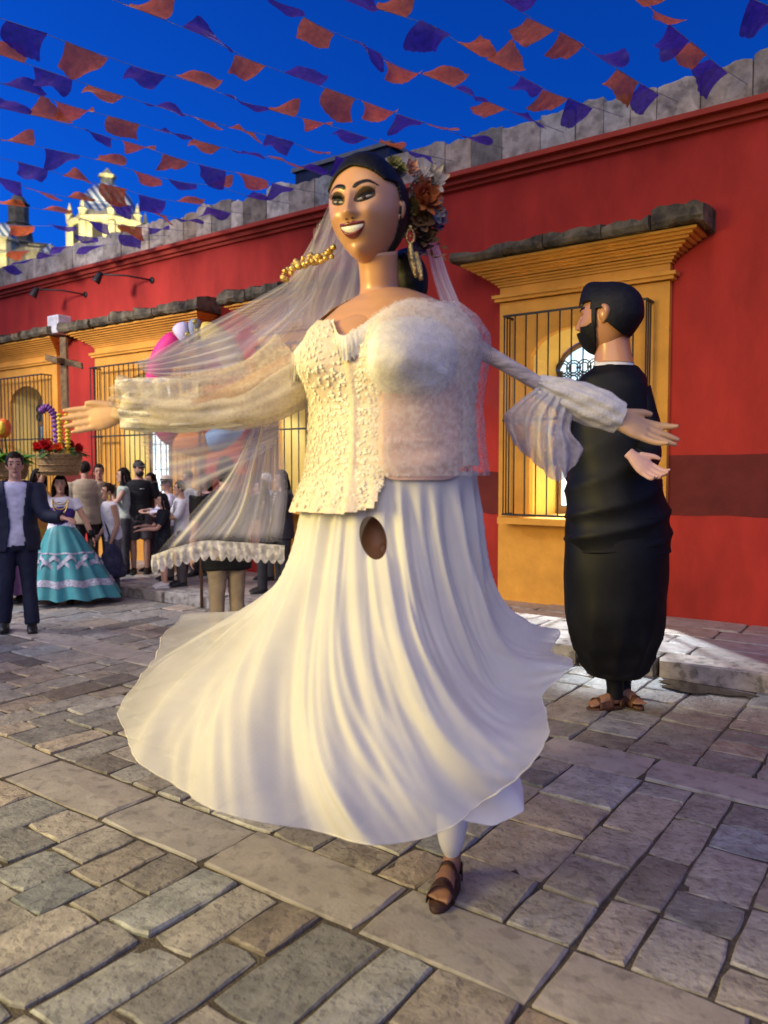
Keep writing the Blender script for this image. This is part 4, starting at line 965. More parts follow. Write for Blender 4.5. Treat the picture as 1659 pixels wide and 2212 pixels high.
# ---- arms, hands, sleeves
HANDS = M('hand_skin_mat', (.60, .36, .20), rough=.45, spec=.4, var=.06, scale=6)
hl = MB(); wr = at(262, 893, BD - .02)
hand_mb(hl, wr, -RT * 1.0 - UP * .17, -FW * 1.0 + UP * .1, .232, thumb=-1, curl=(.05, .03, .03, .06), spread=.045, tdir=(.93, .30))
hl.loft([wr - (-RT) * .02, wr + RT * .10], .036, n=12)
link('hand', voxel(hl, .0045, 3, 'hand', .4), HANDS, bride)
sl_sh = at(640, 790, BD + .02); el = at(470, 868, BD - .01)
arm = MB().loft([wr + RT * .03, el, sl_sh], [.034, .042, .055], n=14, smoothn=16); arm.build('arm', HANDS, bride)
# left lace sleeve: wide bell with ruffled cuff
def sleeve(path, ra, rb, name, m, n=64, ns=60, wr_=.012, seed=0, side=(0, 0, 1)):
    P = catmull(np.asarray(path, float), ns); A = catmull(np.column_stack([ra, rb]), ns); T = np.gradient(P, axis=0); T /= np.linalg.norm(T, axis=1)[:, None]; t = np.linspace(0, 2 * math.pi, n, endpoint=False); out = np.zeros((ns, n, 3)); s_ = np.asarray(side, float)
    for i in range(ns):
        e1 = s_ - T[i] * (s_ @ T[i]); e1 /= np.linalg.norm(e1); e2 = np.cross(T[i], e1); k = i / (ns - 1)
        w = 1 + (wr_ / max(A[i, 0], .02)) * (np.sin(7 * t + 4 * k + seed) + .7 * np.sin(13 * t - 6 * k) + .5 * np.sin(5 * t + 25 * k)) * (1 - .5 * k)
        out[i] = P[i] + (A[i, 0] * w * np.cos(t))[:, None] * e1 + (A[i, 1] * w * np.sin(t))[:, None] * e2
    return MB().grid(out, closed=True).build(name, m, bride)
sleeve([at(252, 862, BD - .02), at(300, 866, BD - .03), at(380, 872, BD - .02), at(470, 862, BD), at(560, 845, BD + .02), at(640, 795, BD + .05)], [.062, .070, .088, .10, .12, .14], [.06, .065, .08, .085, .10, .12], 'sleeve', LACESHEER, seed=1)
sleeve([at(268, 890, BD - .02), at(330, 894, BD - .02), at(430, 892, BD - .01), at(540, 870, BD + .01), at(650, 810, BD + .04)], [.062, .060, .060, .07, .09], [.056, .055, .055, .06, .08], 'inner_sleeve', LACE, wr_=.006, seed=3)
strip([at(247, 822, BD - .05), at(262, 850, BD - .07), at(268, 885, BD - .07), at(275, 925, BD - .04)], .055, 'cuff_ruffle', TULLED, bride, n=36, ruffle=.014, fr=7, wdir=RT, scallop=.3)
strip([at(250, 820, BD - .04), at(330, 815, BD - .05), at(430, 822, BD - .04)], .06, 'cuff_ruffle', TULLED, bride, n=36, ruffle=.02, fr=6, wdir=(0, 0, -1), scallop=.2)
# right arm, nearer shoulder, hand out to the right
sh_r = at(985, 728, BD - .05); el_r = at(1165, 830, BD - .08); wr_r = at(1325, 902, BD - .05)
ARMW = M('wrapped_arm_mat', (.60, .50, .44), rough=.7, var=.3, scale=14, stretch=(1, 1, 4), bump=.6, bscale=30)
MB().loft([sh_r, at(1080, 780, BD - .07), el_r, at(1200, 850, BD - .08)], [.038, .028, .027, .030], n=14, smoothn=20).build('upper_arm', ARMW, bride)
sleeve([at(1160, 828, BD - .08), at(1200, 846, BD - .08), at(1250, 866, BD - .07), at(1300, 886, BD - .06), at(1336, 902, BD - .05)], [.026, .052, .066, .066, .056], [.026, .05, .06, .06, .05], 'forearm_sleeve', LACE, wr_=.005, ns=40, seed=2)
hr_ = MB(); hand_mb(hr_, wr_r, RT * 1.0 - UP * .44 - FW * .1, -FW * .75 + UP * .7, .262, thumb=1, curl=(.12, .02, .05, .16), spread=.09, tdir=(.85, .5))
hr_.loft([wr_r - (RT * 1.0 - UP * .44) * .08, wr_r], .040, n=12)
link('hand', voxel(hr_, .0045, 3, 'hand', .4), HANDS, bride)
bell = sheet([[at(1165, 832, BD - .10), at(1190, 850, BD - .12), at(1215, 862, BD - .12), at(1245, 874, BD - .10)],
              [at(1105, 880, BD - .06), at(1160, 890, BD - .13), at(1200, 915, BD - .12), at(1232, 930, BD - .08)],
              [at(1088, 905, BD - .02), at(1150, 950, BD - .12), at(1200, 965, BD - .12), at(1258, 968, BD - .06)],
              [at(1110, 960, BD - .0), at(1160, 1005, BD - .08), at(1205, 1040, BD - .09), at(1245, 1000, BD - .04)]], 60, 50)
g = np.linspace(0, 1, 60); bell = bell - FW * (.018 * np.sin(34 * g)[None, :, None] * np.linspace(.2, 1, 50)[:, None, None]) + np.random.default_rng(1).normal(0, .0008, bell.shape)
ORG = M('organza_mat', (.80, .76, .72), rough=.25, spec=.7, var=.1, scale=20, alpha=.86, avar=.12, fine=14, transl=.3, bump=.6, bscale=35)
MB().grid(bell).build('bell_sleeve', ORG, bride)
drp = sheet([[at(1000, 735, BD), at(1050, 765, BD - .03), at(1110, 800, BD - .06), at(1160, 832, BD - .08)], [at(1003, 800, BD + .03), at(1050, 830, BD), at(1085, 850, BD - .03), at(1120, 868, BD - .06)], [at(1005, 860, BD + .05), at(1040, 870, BD + .03), at(1070, 885, BD), at(1092, 905, BD - .03)]], 36, 30)
MB().grid(drp + np.sin(np.linspace(0, 20, 36))[None, :, None] * FW * .006).build('sleeve_drape', TULLE, bride)

# ---- veil
def veil(ctrl, nu, nv, name, m=None, rip=.02, fr=30, along='v', seed=0):
    B = sheet([[at(*p[:2], BD + p[2]) for p in row] for row in ctrl], nu, nv); u = np.linspace(0, 1, nu)[None, :]; v = np.linspace(0, 1, nv)[:, None]
    w = (u if along == 'v' else v); d = np.sin(fr * w + 3 * np.sin(4 * w) + seed) + .5 * np.sin(2.3 * fr * w + 1 + seed) + 0 * (u + v)
    B = B + FW * (rip * d * (np.sin(math.pi * np.clip(u, .05, .95)) * .6 + .4))[..., None]
    o = MB().grid(B).build(name, m or TULLE, bride); uvl = o.data.uv_layers.new(name='UVMap'); li = np.empty(len(o.data.loops), int); o.data.loops.foreach_get('vertex_index', li)
    uu = (li % nu) / (nu - 1); vv = (li // nu) / (nv - 1); uv = np.column_stack([uu, vv] if along == 'v' else [vv, uu]); uvl.data.foreach_set('uv', uv.ravel()); return o
veil([[(704, 470, .10), (690, 480, .11), (675, 500, .13)], [(640, 585, .12), (655, 600, .16), (690, 630, .2)], [(540, 650, .10), (575, 665, .16), (650, 690, .22)], [(415, 715, .06), (470, 735, .14), (600, 745, .2)], [(285, 788, .02), (400, 795, .12), (560, 790, .2)]], 50, 90, 'veil', rip=.012, fr=34, seed=1)
veil([[(285, 782, .03), (340, 765, .05), (420, 735, .08), (520, 700, .1)], [(300, 800, .03), (360, 800, .06), (440, 790, .1), (530, 770, .14)], [(315, 806, .03), (385, 826, .06), (470, 835, .1), (560, 815, .15)]], 60, 40, 'veil_tail', m=TULLET, rip=.010, fr=40, seed=2, along='u')
veil([[(700, 480, .12), (760, 520, .22), (840, 540, .25)], [(640, 580, .16), (700, 620, .25), (800, 640, .28)], [(600, 700, .2), (680, 720, .27), (780, 730, .3)]], 40, 40, 'veil', rip=.02, fr=18, seed=3)
veil([[(716, 430, .10), (730, 470, .16), (770, 520, .22), (850, 560, .24)], [(672, 520, .12), (700, 570, .2), (760, 610, .26), (870, 640, .26)], [(610, 620, .14), (650, 670, .22), (730, 700, .28), (860, 710, .28)], [(520, 700, .14), (570, 750, .22), (660, 780, .28), (760, 780, .3)]], 50, 60, 'veil', rip=.02, fr=20, seed=9)
veil([[(630, 800, .12), (560, 850, .12), (450, 885, .10), (300, 918, .06)], [(625, 870, .14), (545, 905, .14), (430, 925, .12), (290, 950, .08)], [(610, 930, .16), (530, 960, .16), (420, 985, .14), (318, 1000, .1)], [(600, 960, .17), (540, 1000, .16), (470, 1040, .14), (420, 1078, .1)]], 70, 50, 'veil', rip=.014, fr=26, seed=4, along='u')
veil([[(600, 850, .16), (585, 862, .16), (570, 875, .16), (560, 890, .16)], [(612, 960, .2), (575, 985, .18), (535, 1000, .16), (500, 1010, .14)], [(622, 1060, .24), (560, 1090, .2), (500, 1100, .16), (420, 1100, .12)], [(610, 1170, .26), (540, 1172, .22), (450, 1168, .16), (335, 1198, .10)]], 80, 80, 'veil', rip=.014, fr=30, seed=5)
strip([at(328, 1200, BD + .10), at(380, 1182, BD + .12), at(440, 1168, BD + .15), at(500, 1170, BD + .18), at(560, 1174, BD + .22), at(615, 1178, BD + .25)], .058, 'veil_lace_edge', TULLED, bride, n=110, ruffle=.006, fr=16, wdir=(0, 0, -1), scallop=.35)
veil([[(905, 470, .12), (925, 500, .13), (945, 520, .14)], [(930, 580, .12), (950, 600, .13), (972, 600, .14)], [(955, 665, .10), (985, 680, .10), (1000, 670, .11)], [(985, 740, .08), (1005, 745, .08), (1022, 745, .09)]], 24, 70, 'veil', m=TULLE, rip=.01, fr=16, seed=6)
veil([[(975, 720, .02), (1000, 730, .05), (1022, 745, .09)], [(985, 850, .02), (1005, 860, .06), (1016, 870, .1)], [(995, 960, .02), (1008, 965, .06), (1020, 975, .1)], [(1005, 1060, 0), (1018, 1070, .05), (1030, 1080, .1)], [(1025, 1160, -.02), (1040, 1180, .04), (1052, 1200, .1)], [(1050, 1280, -.05), (1070, 1300, .0), (1084, 1320, .06)]], 24, 90, 'veil', m=TULLED, rip=.012, fr=14, seed=7)

# ---- the dancer under the bride
FOOTM = M('dancer_skin_mat', (.26, .125, .075), rough=.5, var=.12, scale=10); LEATHER = M('brown_leather_mat', (.045, .018, .010), rough=.55, var=.3, scale=25, bump=.4)
fb = on_z(948, 1962, .0); fdir = -FW * .94 - RT * .34; fdir /= np.linalg.norm(fdir); fs = np.cross(fdir, UP)
dn = thing('person', fb, 'dancer hidden under the bride dress, white trouser leg and sandal showing below', 'person')
def foot(mb, tip, fdir, L=.25):
    fs = np.cross(fdir, UP); heel = tip - fdir * L
    mb.loft([heel + UP * .05, heel + fdir * .04 + UP * .05, heel + fdir * .12 + UP * .05, heel + fdir * .18 + UP * .035, heel + fdir * .215 + UP * .028], [.028, .034, .036, .044, .040], [.035, .042, .036, .022, .014], side=fs, n=14, smoothn=12)
    for k, (o_, l) in enumerate(((-.034, .028), (-.012, .026), (.008, .020), (.025, .013), (.040, .003))):
        r = .0135 if k == 0 else .0095
        mb.loft([heel + fdir * .195 + fs * o_ + UP * .026, heel + fdir * (.225 + l * .5) + fs * o_ + UP * .024, heel + fdir * (.225 + l) + fs * o_ + UP * .020], [r, r, r * .6], n=8)
    mb.loft([heel + fdir * .05 + UP * .06, heel + fdir * .04 + UP * .16, heel + fdir * .03 + UP * .40], [.034, .036, .05], n=14)
def sandal(tip, fdir, parent, m, L=.25):
    fs = np.cross(fdir, UP); heel = tip - fdir * L; sd = bpy.data.objects.new('sandal', None); COL.objects.link(sd); sd.parent = parent; sd.location = Vector(heel) - parent.location
    mb = MB(); N = 24; a = np.linspace(0, 2 * math.pi, N, endpoint=False); lv = [0.0, .018]
    o = [heel + fdir * (.135 + .145 * math.cos(t)) + fs * (.052 * math.sin(t) * (1 - .18 * (1 - math.cos(t)) * .5 * 1.2)) for t in a]
    mb.add([p for p in o] + [p + UP * .020 for p in o], [tuple(range(N - 1, -1, -1)), tuple(range(N, 2 * N))] + [(k, (k + 1) % N, N + (k + 1) % N, N + k) for k in range(N)]); mb.build('sole', m, sd)
    def strap(x0, w, h, sw): 
        t = np.linspace(-.15, math.pi + .15, 16); A = np.array([[heel + fdir * (x0 + s + sw * math.cos(q)) + fs * (.050 * math.cos(q)) + UP * (.018 + h * max(0, math.sin(q)) - (.006 if math.sin(q) < 0 else 0)) for q in t] for s in np.linspace(0, w, 6)])
        o_ = MB().grid(A).build('strap', m, sd); thicken(o_, .004, 1)
    strap(.128, .092, .066, .012); strap(.085, .026, .092, -.02)
    t = np.linspace(math.pi * .5, math.pi * 1.5, 14); A = np.array([[heel + fdir * (.055 + .062 * math.cos(q)) + fs * .043 * math.sin(q) + UP * (.02 + k) for q in t] for k in (.0, .02, .045, .055)]); thicken(MB().grid(A).build('heel_strap', m, sd), .004, 1)
mb = MB(); foot(mb, fb + fdir * .02 + UP * .015, fdir)
f2 = on_z(762, 1838, .0) + FW * .35; foot(mb, f2 + UP * .015, -FW)
hip = bb + UP * .85
for q, ank in ((.09, fb - fdir * .20 + UP * .35), (-.09, f2 + FW * .20 + UP * .35)):
    mb.loft([ank, ank * .4 + (hip + RT * q) * .6 - FW * .05, hip + RT * q], [.05, .065, .08], n=14, smoothn=12)
mb.loft([hip - UP * .05, hip + UP * .1, hip + UP * .32 - FW * .02, hip + UP * .42 - FW * .04], [.15, .14, .16, .06], [.10, .10, .11, .06], side=RT, n=16, smoothn=10)
hcn = at(830, 1175, BD - .11); mb.loft([hip + UP * .36, hcn - UP * .10 + FW * .03], .05, n=10)
mb.ball(hcn, .075, .095, .115, nu=18, nv=12); mb.ball(hcn - FW * .10 - UP * .01, .014, .02, .02)
link('body', voxel(mb, .0075, 4, 'body', .45), FOOTM, dn)
sandal(fb + fdir * .02, fdir, dn, LEATHER); sandal(f2, -FW, dn, LEATHER)
tr = MB(); ank = fb - fdir * .19 + UP * .10
tr.loft([ank + fdir * .01 + UP * .02, ank + UP * .10 + fdir * .02, ank + UP * .28, (ank + UP * .28) * .4 + (hip + RT * .09) * .6, hip + RT * .08], [.030, .054, .072, .10, .12], [.03, .05, .07, .09, .11], side=RT, n=20, smoothn=20, cap=False)
ank2 = f2 + FW * .19 + UP * .10; tr.loft([ank2, ank2 + UP * .28, hip - RT * .08], [.05, .075, .12], n=18, smoothn=14, cap=False)
tr.build('trousers', SATIN, dn)

# ================================================================== the groom: second giant figure, seen from behind
GD = 5.15
gb = at(1335, 1106, GD); gb[2] = 0
groom = thing('giant_groom_puppet', gb, 'tall bearded groom figure in black suit turned away before the window', 'puppet')
def gp(x, y, d=0.0): return at(x, y, GD + d)
SUIT = MT['black']
def slices(rows, name, m, n=72, ns=90, db=.75, wrinkle=.008, seed=0, parent=None, caps=True, cd=0.0, crease=0.0, ck=.8, cv=(2, 60)):
    """rows: (y, left x, right x) in the view; round body in depth"""
    rows = [(y if y < 1012 else 1012 + (y - 1012) * .958, a, b) for y, a, b in rows]; ctr = np.array([np.append(gp((a + b) / 2, y, cd), (b - a) / 2 / FPX * (GD + cd)) for y, a, b in rows]); C = catmull(ctr, ns); t = np.linspace(0, 2 * math.pi, n, endpoint=False); A = np.zeros((ns, n, 3))
    for i in range(ns):
        k = i / ns; r = max(C[i, 3], .004); w = r + wrinkle * min(1, r * 8) * (np.sin(3 * t + 9 * k + seed) + .6 * np.sin(5 * t - 22 * k) + .5 * np.sin(2 * t + 40 * k + 2 * np.sin(t))) + crease * min(1, r * 6) * math.exp(-((k - ck) / .22) ** 2) * (1 - 2 * np.abs(np.sin(.5 * (cv[0] * t + cv[1] * k + 1.5 * np.sin(t + 1)))) ** .7)
        A[i] = C[i, :3] + np.outer(w * np.cos(t), RT) + np.outer(w * db * np.sin(t), FW)
    mb = MB().grid(A, closed=True)
    if caps: mb.f += [tuple(range(n)), tuple(range(ns * n - 1, ns * n - n - 1, -1))]
    return mb.build(name, m, parent or groom)
slices([(786, 1292, 1366), (797, 1276, 1378), (818, 1252, 1392), (850, 1242, 1400), (920, 1238, 1408), (1000, 1230, 1420), (1080, 1222, 1438), (1140, 1219, 1446), (1190, 1222, 1446), (1204, 1232, 1440)], 'jacket', SUIT, wrinkle=.006, seed=1, crease=.013, ck=.72, cv=(2, 62))
slices([(1120, 1226, 1440), (1200, 1221, 1444), (1300, 1219, 1440), (1380, 1224, 1430), (1430, 1245, 1414), (1462, 1262, 1402), (1478, 1275, 1390), (1484, 1300, 1370)], 'trousers', SUIT, wrinkle=.005, seed=4, crease=.014, ck=.55, cv=(9, 7))
slices([(766, 1290, 1362), (778, 1285, 1365), (792, 1282, 1370)], 'shirt_collar', M('white_cotton_mat', (.75, .74, .78), rough=.7), n=40, ns=12, wrinkle=0, db=.8, caps=False)
co = np.array([[gp(1328 + 45 * math.cos(a), 802 - 12 * v, 44 * math.sin(a) * .0022) for a in np.linspace(-.4, math.pi + .4, 24)] for v in np.linspace(0, 1, 4)])
thicken(MB().grid(co).build('jacket_collar', SUIT, groom), .012)
GSK = M('groom_skin_mat', (.58, .27, .12), rough=.3, spec=.5, var=.05, coat=.3)
slices([(690, 1296, 1356), (725, 1288, 1358), (760, 1286, 1362), (785, 1284, 1368)], 'neck', GSK, n=40, ns=20, wrinkle=0, db=.85)
gy = rad(118)
gf = (-FW * math.cos(gy) - RT * math.sin(gy)); GH = Head(gp(1313, 690, 0), .198, None, gf, UP + RT * .02, kz=1.05, female=False)
gh = GH.skin('head', GSK, groom)
GHAIR = M('groom_hair_mat', (.006, .006, .009), rough=.6, spec=.3, var=.4, scale=40, bump=.4, bscale=25)
hv, hfc = head_geo(240, 180, female=False, feat=0.0); V = hv * (1.06, 1.05, 1.06); V[:, 2] += .06 * (V[:, 2] > 0) * V[:, 2] + .02; V[:, 1] = np.where(V[:, 1] < 0, V[:, 1] * 1.0, V[:, 1]); V[:, 1] -= .02
V[:, 2] = np.where(V[:, 2] > .3, .3 + .72 * ((V[:, 2] - .3) / .86) ** .8 * 1.08, V[:, 2]); V[:, 1] = np.where(V[:, 1] < 0, V[:, 1] * (1 + .06 * smooth(-.2, .6, V[:, 2])), V[:, 1])
fr_ = np.exp(-((V[:, 1] - .55) / .3) ** 2) * np.clip(V[:, 2] - .4, 0, 1); V[:, 1] += .24 * fr_; V[:, 2] += .24 * fr_
me = MB().add(GH.W(V), hfc).mesh('hair')
def ghl(c):
    q = (c - GH.c) @ GH.R / GH.h; x, y, z = q.T
    side = (y > -.10) & (z < .52 - .3 * (y < .35)) & ~((y > .20) & (y < .31) & (z > -.35) & (np.abs(x) > .5))
    nape = (y <= -.10) & (z < -.60 + .9 * np.clip(y + .55, 0, 1))
    return ~side & ~nape
drop_faces(me, ghl); thicken(link('hair', me, GHAIR, groom), .03, 0)
# beard: lower jaw shell
V = hv * (1.05, 1.06, 1.05); V[:, 1] += .05; me = MB().add(GH.W(V), hfc).mesh('beard')
def gbd(c):
    q = (c - GH.c) @ GH.R / GH.h; x, y, z = q.T
    return (z < -.30 - .15 * (y > .7) + .55 * np.clip(.5 - y, 0, 1) * (np.abs(x) > .45)) & (y > .24 + .30 * np.clip(-z - .75, 0, 1)) & (z > -1.1) & (z < .15)
drop_faces(me, gbd); thicken(link('beard', me, GHAIR, groom), .03, 0)
for sg in (-1, 1):
    e = MB(); pts = [(sg * .72, -.02, .16), (sg * .84, -.10, .24), (sg * .88, -.17, .12), (sg * .82, -.12, -.08), (sg * .74, .0, -.20)]
    e.loft([GH.W(p) for p in pts], [.016, .028, .028, .022, .014], [.012, .017, .017, .015, .012], n=12, smoothn=18)
    e.ball(GH.W((sg * .76, -.06, .05)), .022, .04, .045, R=GH.R, nu=12, nv=8); e.build('ear', GSK, gh)
    eb = np.linspace(.10, .55, 15); w = (eb - .1) / .45; zc = .27 + .05 * np.sin(w * 2.4)
    GH.decal((sg * eb)[::sg], (zc - .035)[::sg], (zc + .045)[::sg], off=.03, bulge=.01, name='eyebrow', m=BLK, parent=gh)
    e2 = np.linspace(.15, .42, 13); v2 = (e2 - .285) / .135; al2 = np.sqrt(np.maximum(0, 1 - v2 * v2)); GH.decal((sg * e2)[::sg], (.06 - .04 * al2)[::sg], (.06 + .04 * al2)[::sg], off=.014, bulge=.012, name='eye', m=WHITE, parent=gh)
# sleeves and hands
PALE = M('pale_hand_mat', (.70, .42, .34), rough=.5, var=.06)
s_ = MB(); s_.loft([gp(1378, 838, -.04), gp(1398, 930, -.08), gp(1396, 1000, -.30), gp(1372, 985, -.42)], [.085, .085, .075, .06], n=20, smoothn=26)
me = voxel(s_, .012, 4, 'sleeve'); displace(me, lambda c: .006 * vnoise(c * 24, 3, 2)); link('sleeve', me, SUIT, groom)
h_ = MB(); hand_mb(h_, gp(1366, 985, -.44), RT * .62 - UP * .62 - FW * .25, -FW * .8 + UP * .4, .285, thumb=1, curl=(.3, .34, .36, .4), spread=.06)
link('hand', voxel(h_, .006, 3, 'hand', .4), PALE, groom)
s_ = MB(); s_.loft([gp(1250, 835, -.02), gp(1232, 930, .12), gp(1240, 1020, .30), gp(1262, 1050, .42)], [.08, .085, .075, .06], n=20, smoothn=26); me = voxel(s_, .012, 4, 'sleeve'); link('sleeve', me, SUIT, groom)
h_ = MB(); hand_mb(h_, gp(1264, 1050, .44), RT * .4 - UP * .8 + FW * .3, -FW * .4 + RT * .6, .27, thumb=-1, curl=(.2, .2, .2, .25)); link('hand', voxel(h_, .007, 3, 'hand', .4), PALE, groom)
# dancer below
f1 = on_z(1276, 1535, 0) ; d1 = -RT * .95 - FW * .30; d1 /= np.linalg.norm(d1); f2 = on_z(1372, 1528, 0); d2 = RT * .35 - FW * .94; d2 /= np.linalg.norm(d2)
dn = thing('person', f1, 'dancer under the groom figure, black trouser legs and brown sandals showing', 'person')
mb = MB(); foot(mb, f1 + UP * .018, d1, .23); foot(mb, f2 + UP * .018 + d2 * .05, d2, .23)
hipg = gb + UP * .85
for q, a_ in ((-.09, f1 - d1 * .19 + UP * .35), (.09, f2 - d2 * .16 + UP * .35)): mb.loft([a_, a_ * .4 + (hipg + RT * q) * .6, hipg + RT * q], [.05, .065, .085], n=12, smoothn=10)
mb.loft([hipg - UP * .05, hipg + UP * .2, hipg + UP * .5, hipg + UP * .58], [.15, .14, .17, .06], [.1, .1, .11, .06], side=RT, n=14, smoothn=10); mb.loft([hipg + UP * .5, hipg + UP * .7], .05, n=10); mb.ball(hipg + UP * .76, .08, .095, .115)
link('body', voxel(mb, .010, 4, 'body', .45), M('dancer_two_skin_mat', (.36, .18, .10), rough=.5), dn)
SAND = M('tan_sandal_mat', (.10, .04, .018), rough=.55, var=.3, scale=20, bump=.4)
sandal(f1, d1, dn, SAND, .25); sandal(f2 + d2 * .05, d2, dn, SAND, .25)
tr = MB()
for a_, q in ((f1 - d1 * .18 + UP * .07, -.08), (f2 - d2 * .13 + UP * .07, .10)):
    tr.loft([a_, a_ + UP * .12, a_ * .5 + (hipg + RT * q) * .5, hipg + RT * q], [.052, .058, .09, .11], n=18, smoothn=16, cap=False)
tr.build('trousers', SUIT, dn)

# ================================================================== people of the crowd
def person(x, yf, yt, zb, face, label, skin=(.45, .24, .15), hair=(.012, .009, .008), top=(.3, .3, .3), bottom=(.1, .1, .1), shoes=(.02, .02, .02), depth=None, hairlen=0.0, sleeve=.35, bottoms='trousers', armR=None, armL=None,
           legs=None, female=False, topz=None, jacket=None, bare=False, cap=None, beard=False, lean=0.0, topmat=None, botmat=None, width=1.0, headturn=0.0, hood=0.0, waist=.88):
    """x, yf, yt: where foot line and crown stand in the view (2500-wide units); face=(right, forward) heading"""
    X, YF, YT = x / 1.507, yf / 1.507, yt / 1.507
    if depth is None: base = on_z(X, YF, zb)
    else: base = at(X, 1012, depth); base[2] = zb
    dep = (base - CAM) @ FW; top_ = at(X, YT, dep)[2]; h = top_ - zb; S = h / 1.76
    t = thing('person', base, label, 'person', 'onlookers and dancers along the wall')
    rz = view_frame(base, *face); MW = Matrix.Translation(Vector(base)) @ Matrix.Rotation(rz, 4, 'Z') @ Matrix.Scale(S, 4)
    tid = label[:10] + str(int(x))
    def col(n, c, **k): return M(n + '_' + tid, c, **{**dict(rough=.75, spec=.25, var=.12, scale=9, bump=.15, bscale=30), **k})
    def put(me, name, m, parent=t):
        me.transform(MW); return link(name, me, m, parent)
    w = width; V3 = lambda *a: np.array(a, float)
    shx = .165 * w if female else .19 * w
    ly = lean
    shR, shL = V3(shx, ly, 1.43), V3(-shx, ly, 1.43)
    aR = [shR] + [V3(*p) for p in (armR or ((shx + .05, ly - .01, 1.15), (shx + .06, .06 + ly, .90)))]; aL = [shL] + [V3(*p) for p in (armL or ((-shx - .05, ly - .01, 1.15), (-shx - .06, .06 + ly, .90)))]
    lg = legs or ((.10, .01, .50), (.10, .0, .09), (-.10, .01, .50), (-.10, .0, .09))
    kR, nR, kL, nL = [V3(*p) for p in lg]; hR, hL = V3(.09, 0, .93), V3(-.09, 0, .93)
    b = MB()
    b.loft([V3(0, 0, .86), V3(0, 0, .97), V3(0, ly * .4, 1.10), V3(0, ly * .8, 1.28), V3(0, ly, 1.42), V3(0, ly, 1.49)], np.array([.15, .165, .135, .16, .155, .06]) * w, np.array([.10, .11, .095, .11, .095, .055]), side=(1, 0, 0), n=16, smoothn=12)
    hc = V3(0, ly + .02, 1.635)
    b.loft([V3(0, ly, 1.44), V3(0, ly + .01, 1.56)], .05 if female else .057, n=12)
    ct, st_ = math.cos(headturn), math.sin(headturn)
    HR = np.array([[ct, -st_, 0], [st_, ct, 0], [0, 0, 1]]); hw = lambda *p: hc + HR @ V3(*p)
    b.ball(hc + V3(0, 0, .015), .073, .092, .108, R=HR, nu=20, nv=14); b.ball(hw(0, .022, -.065), .052, .064, .058, R=HR); b.ball(hw(0, .100, -.018), .0125, .018, .022, R=HR, nu=8, nv=6); b.ball(hw(0, .078, -.105), .022, .018, .018, R=HR)
    for s in (-1, 1): b.ball(hw(s * .076, -.005, -.005), .009, .017, .028, R=HR, nu=8, nv=6)
    for a in (aR, aL):
        b.loft(a[:2] + [a[1] * .45 + a[2] * .55, a[2]], [.050 * w, .041, .038, .027], n=12, smoothn=12)
        d = a[2] - a[1]; d /= np.linalg.norm(d); sd = V3(0, 1, 0) if abs(d[1]) < .8 else V3(1, 0, 0)
        hand_mb(b, a[2] + d * .01, d, np.cross(d, sd), .175, thumb=1 if a is aR else -1, curl=(.2, .22, .25, .3), spread=.05)
    for hp_, k, n_ in ((hR, kR, nR), (hL, kL, nL)):
        b.loft([hp_, hp_ * .4 + k * .6, k, k * .6 + n_ * .4, n_], [.085 * w, .068, .052, .053, .036], n=14, smoothn=16)
        b.loft([n_ + V3(0, -.045, -.055), n_ + V3(0, .03, -.045), n_ + V3(0, .14, -.065), n_ + V3(0, .19, -.075)], [.033, .038, .042, .02], [.03, .04, .022, .012], side=(1, 0, 0), n=12, smoothn=8)
    sk = M('skin_' + tid, skin, rough=.5, spec=.35, var=.06, scale=12)
    put(voxel(b, .011, 4, 'body', .45), 'body', sk)
    # face
    dk = bpy.data.materials.get('face_dark_mat') or M('face_dark_mat', (.02, .012, .01), rough=.5); lp = bpy.data.materials.get('face_lip_mat') or M('face_lip_mat', (.30, .08, .06), rough=.5)
    for s in (-1, 1):
        q = MB().ball(hw(s * .032, .083, .012), .013, .009, .0065, R=HR, nu=8, nv=6); put(q.mesh(), 'eye', dk)
        q = MB().loft([hw(s * .012, .097, .036), hw(s * .032, .095, .041), hw(s * .052, .080, .034)], .0042, n=5); put(q.mesh(), 'eyebrow', dk)
    q = MB().loft([hw(-.024, .080, -.061), hw(0, .089, -.066), hw(.024, .080, -.061)], [.003, .0065, .003], n=6); put(q.mesh(), 'mouth', lp)
    # clothes
    if top is not None:
        c = MB(); e = .016; z0 = topz or (.84 if bottoms != 'skirt' else 1.0)
        c.loft([V3(0, 0, z0), V3(0, 0, (z0 + 1.10) / 2), V3(0, ly * .4, 1.10), V3(0, ly * .8, 1.28), V3(0, ly, 1.42), V3(0, ly, 1.475)], (np.array([.165, .17, .145, .165, .162, .072]) + e) * w, np.array([.115, .118, .105, .118, .105, .07]) + e, side=(1, 0, 0), n=20, smoothn=16)
        if sleeve > 0:
            for a in (aR, aL):
                P = catmull(np.array(a), 21); k = max(2, int(sleeve * 20) + 1); c.loft(P[:k], np.interp(np.arange(k), [0, 10, 20], [.070 * w, .058, .044]), n=14)
        me = voxel(c, .012, 5, 'top', .5); displace(me, lambda p: .007 * vnoise(p * np.array((16, 16, 26)), int(x) % 50, 3))
        put(me, 'shirt', topmat or col('shirt', top))
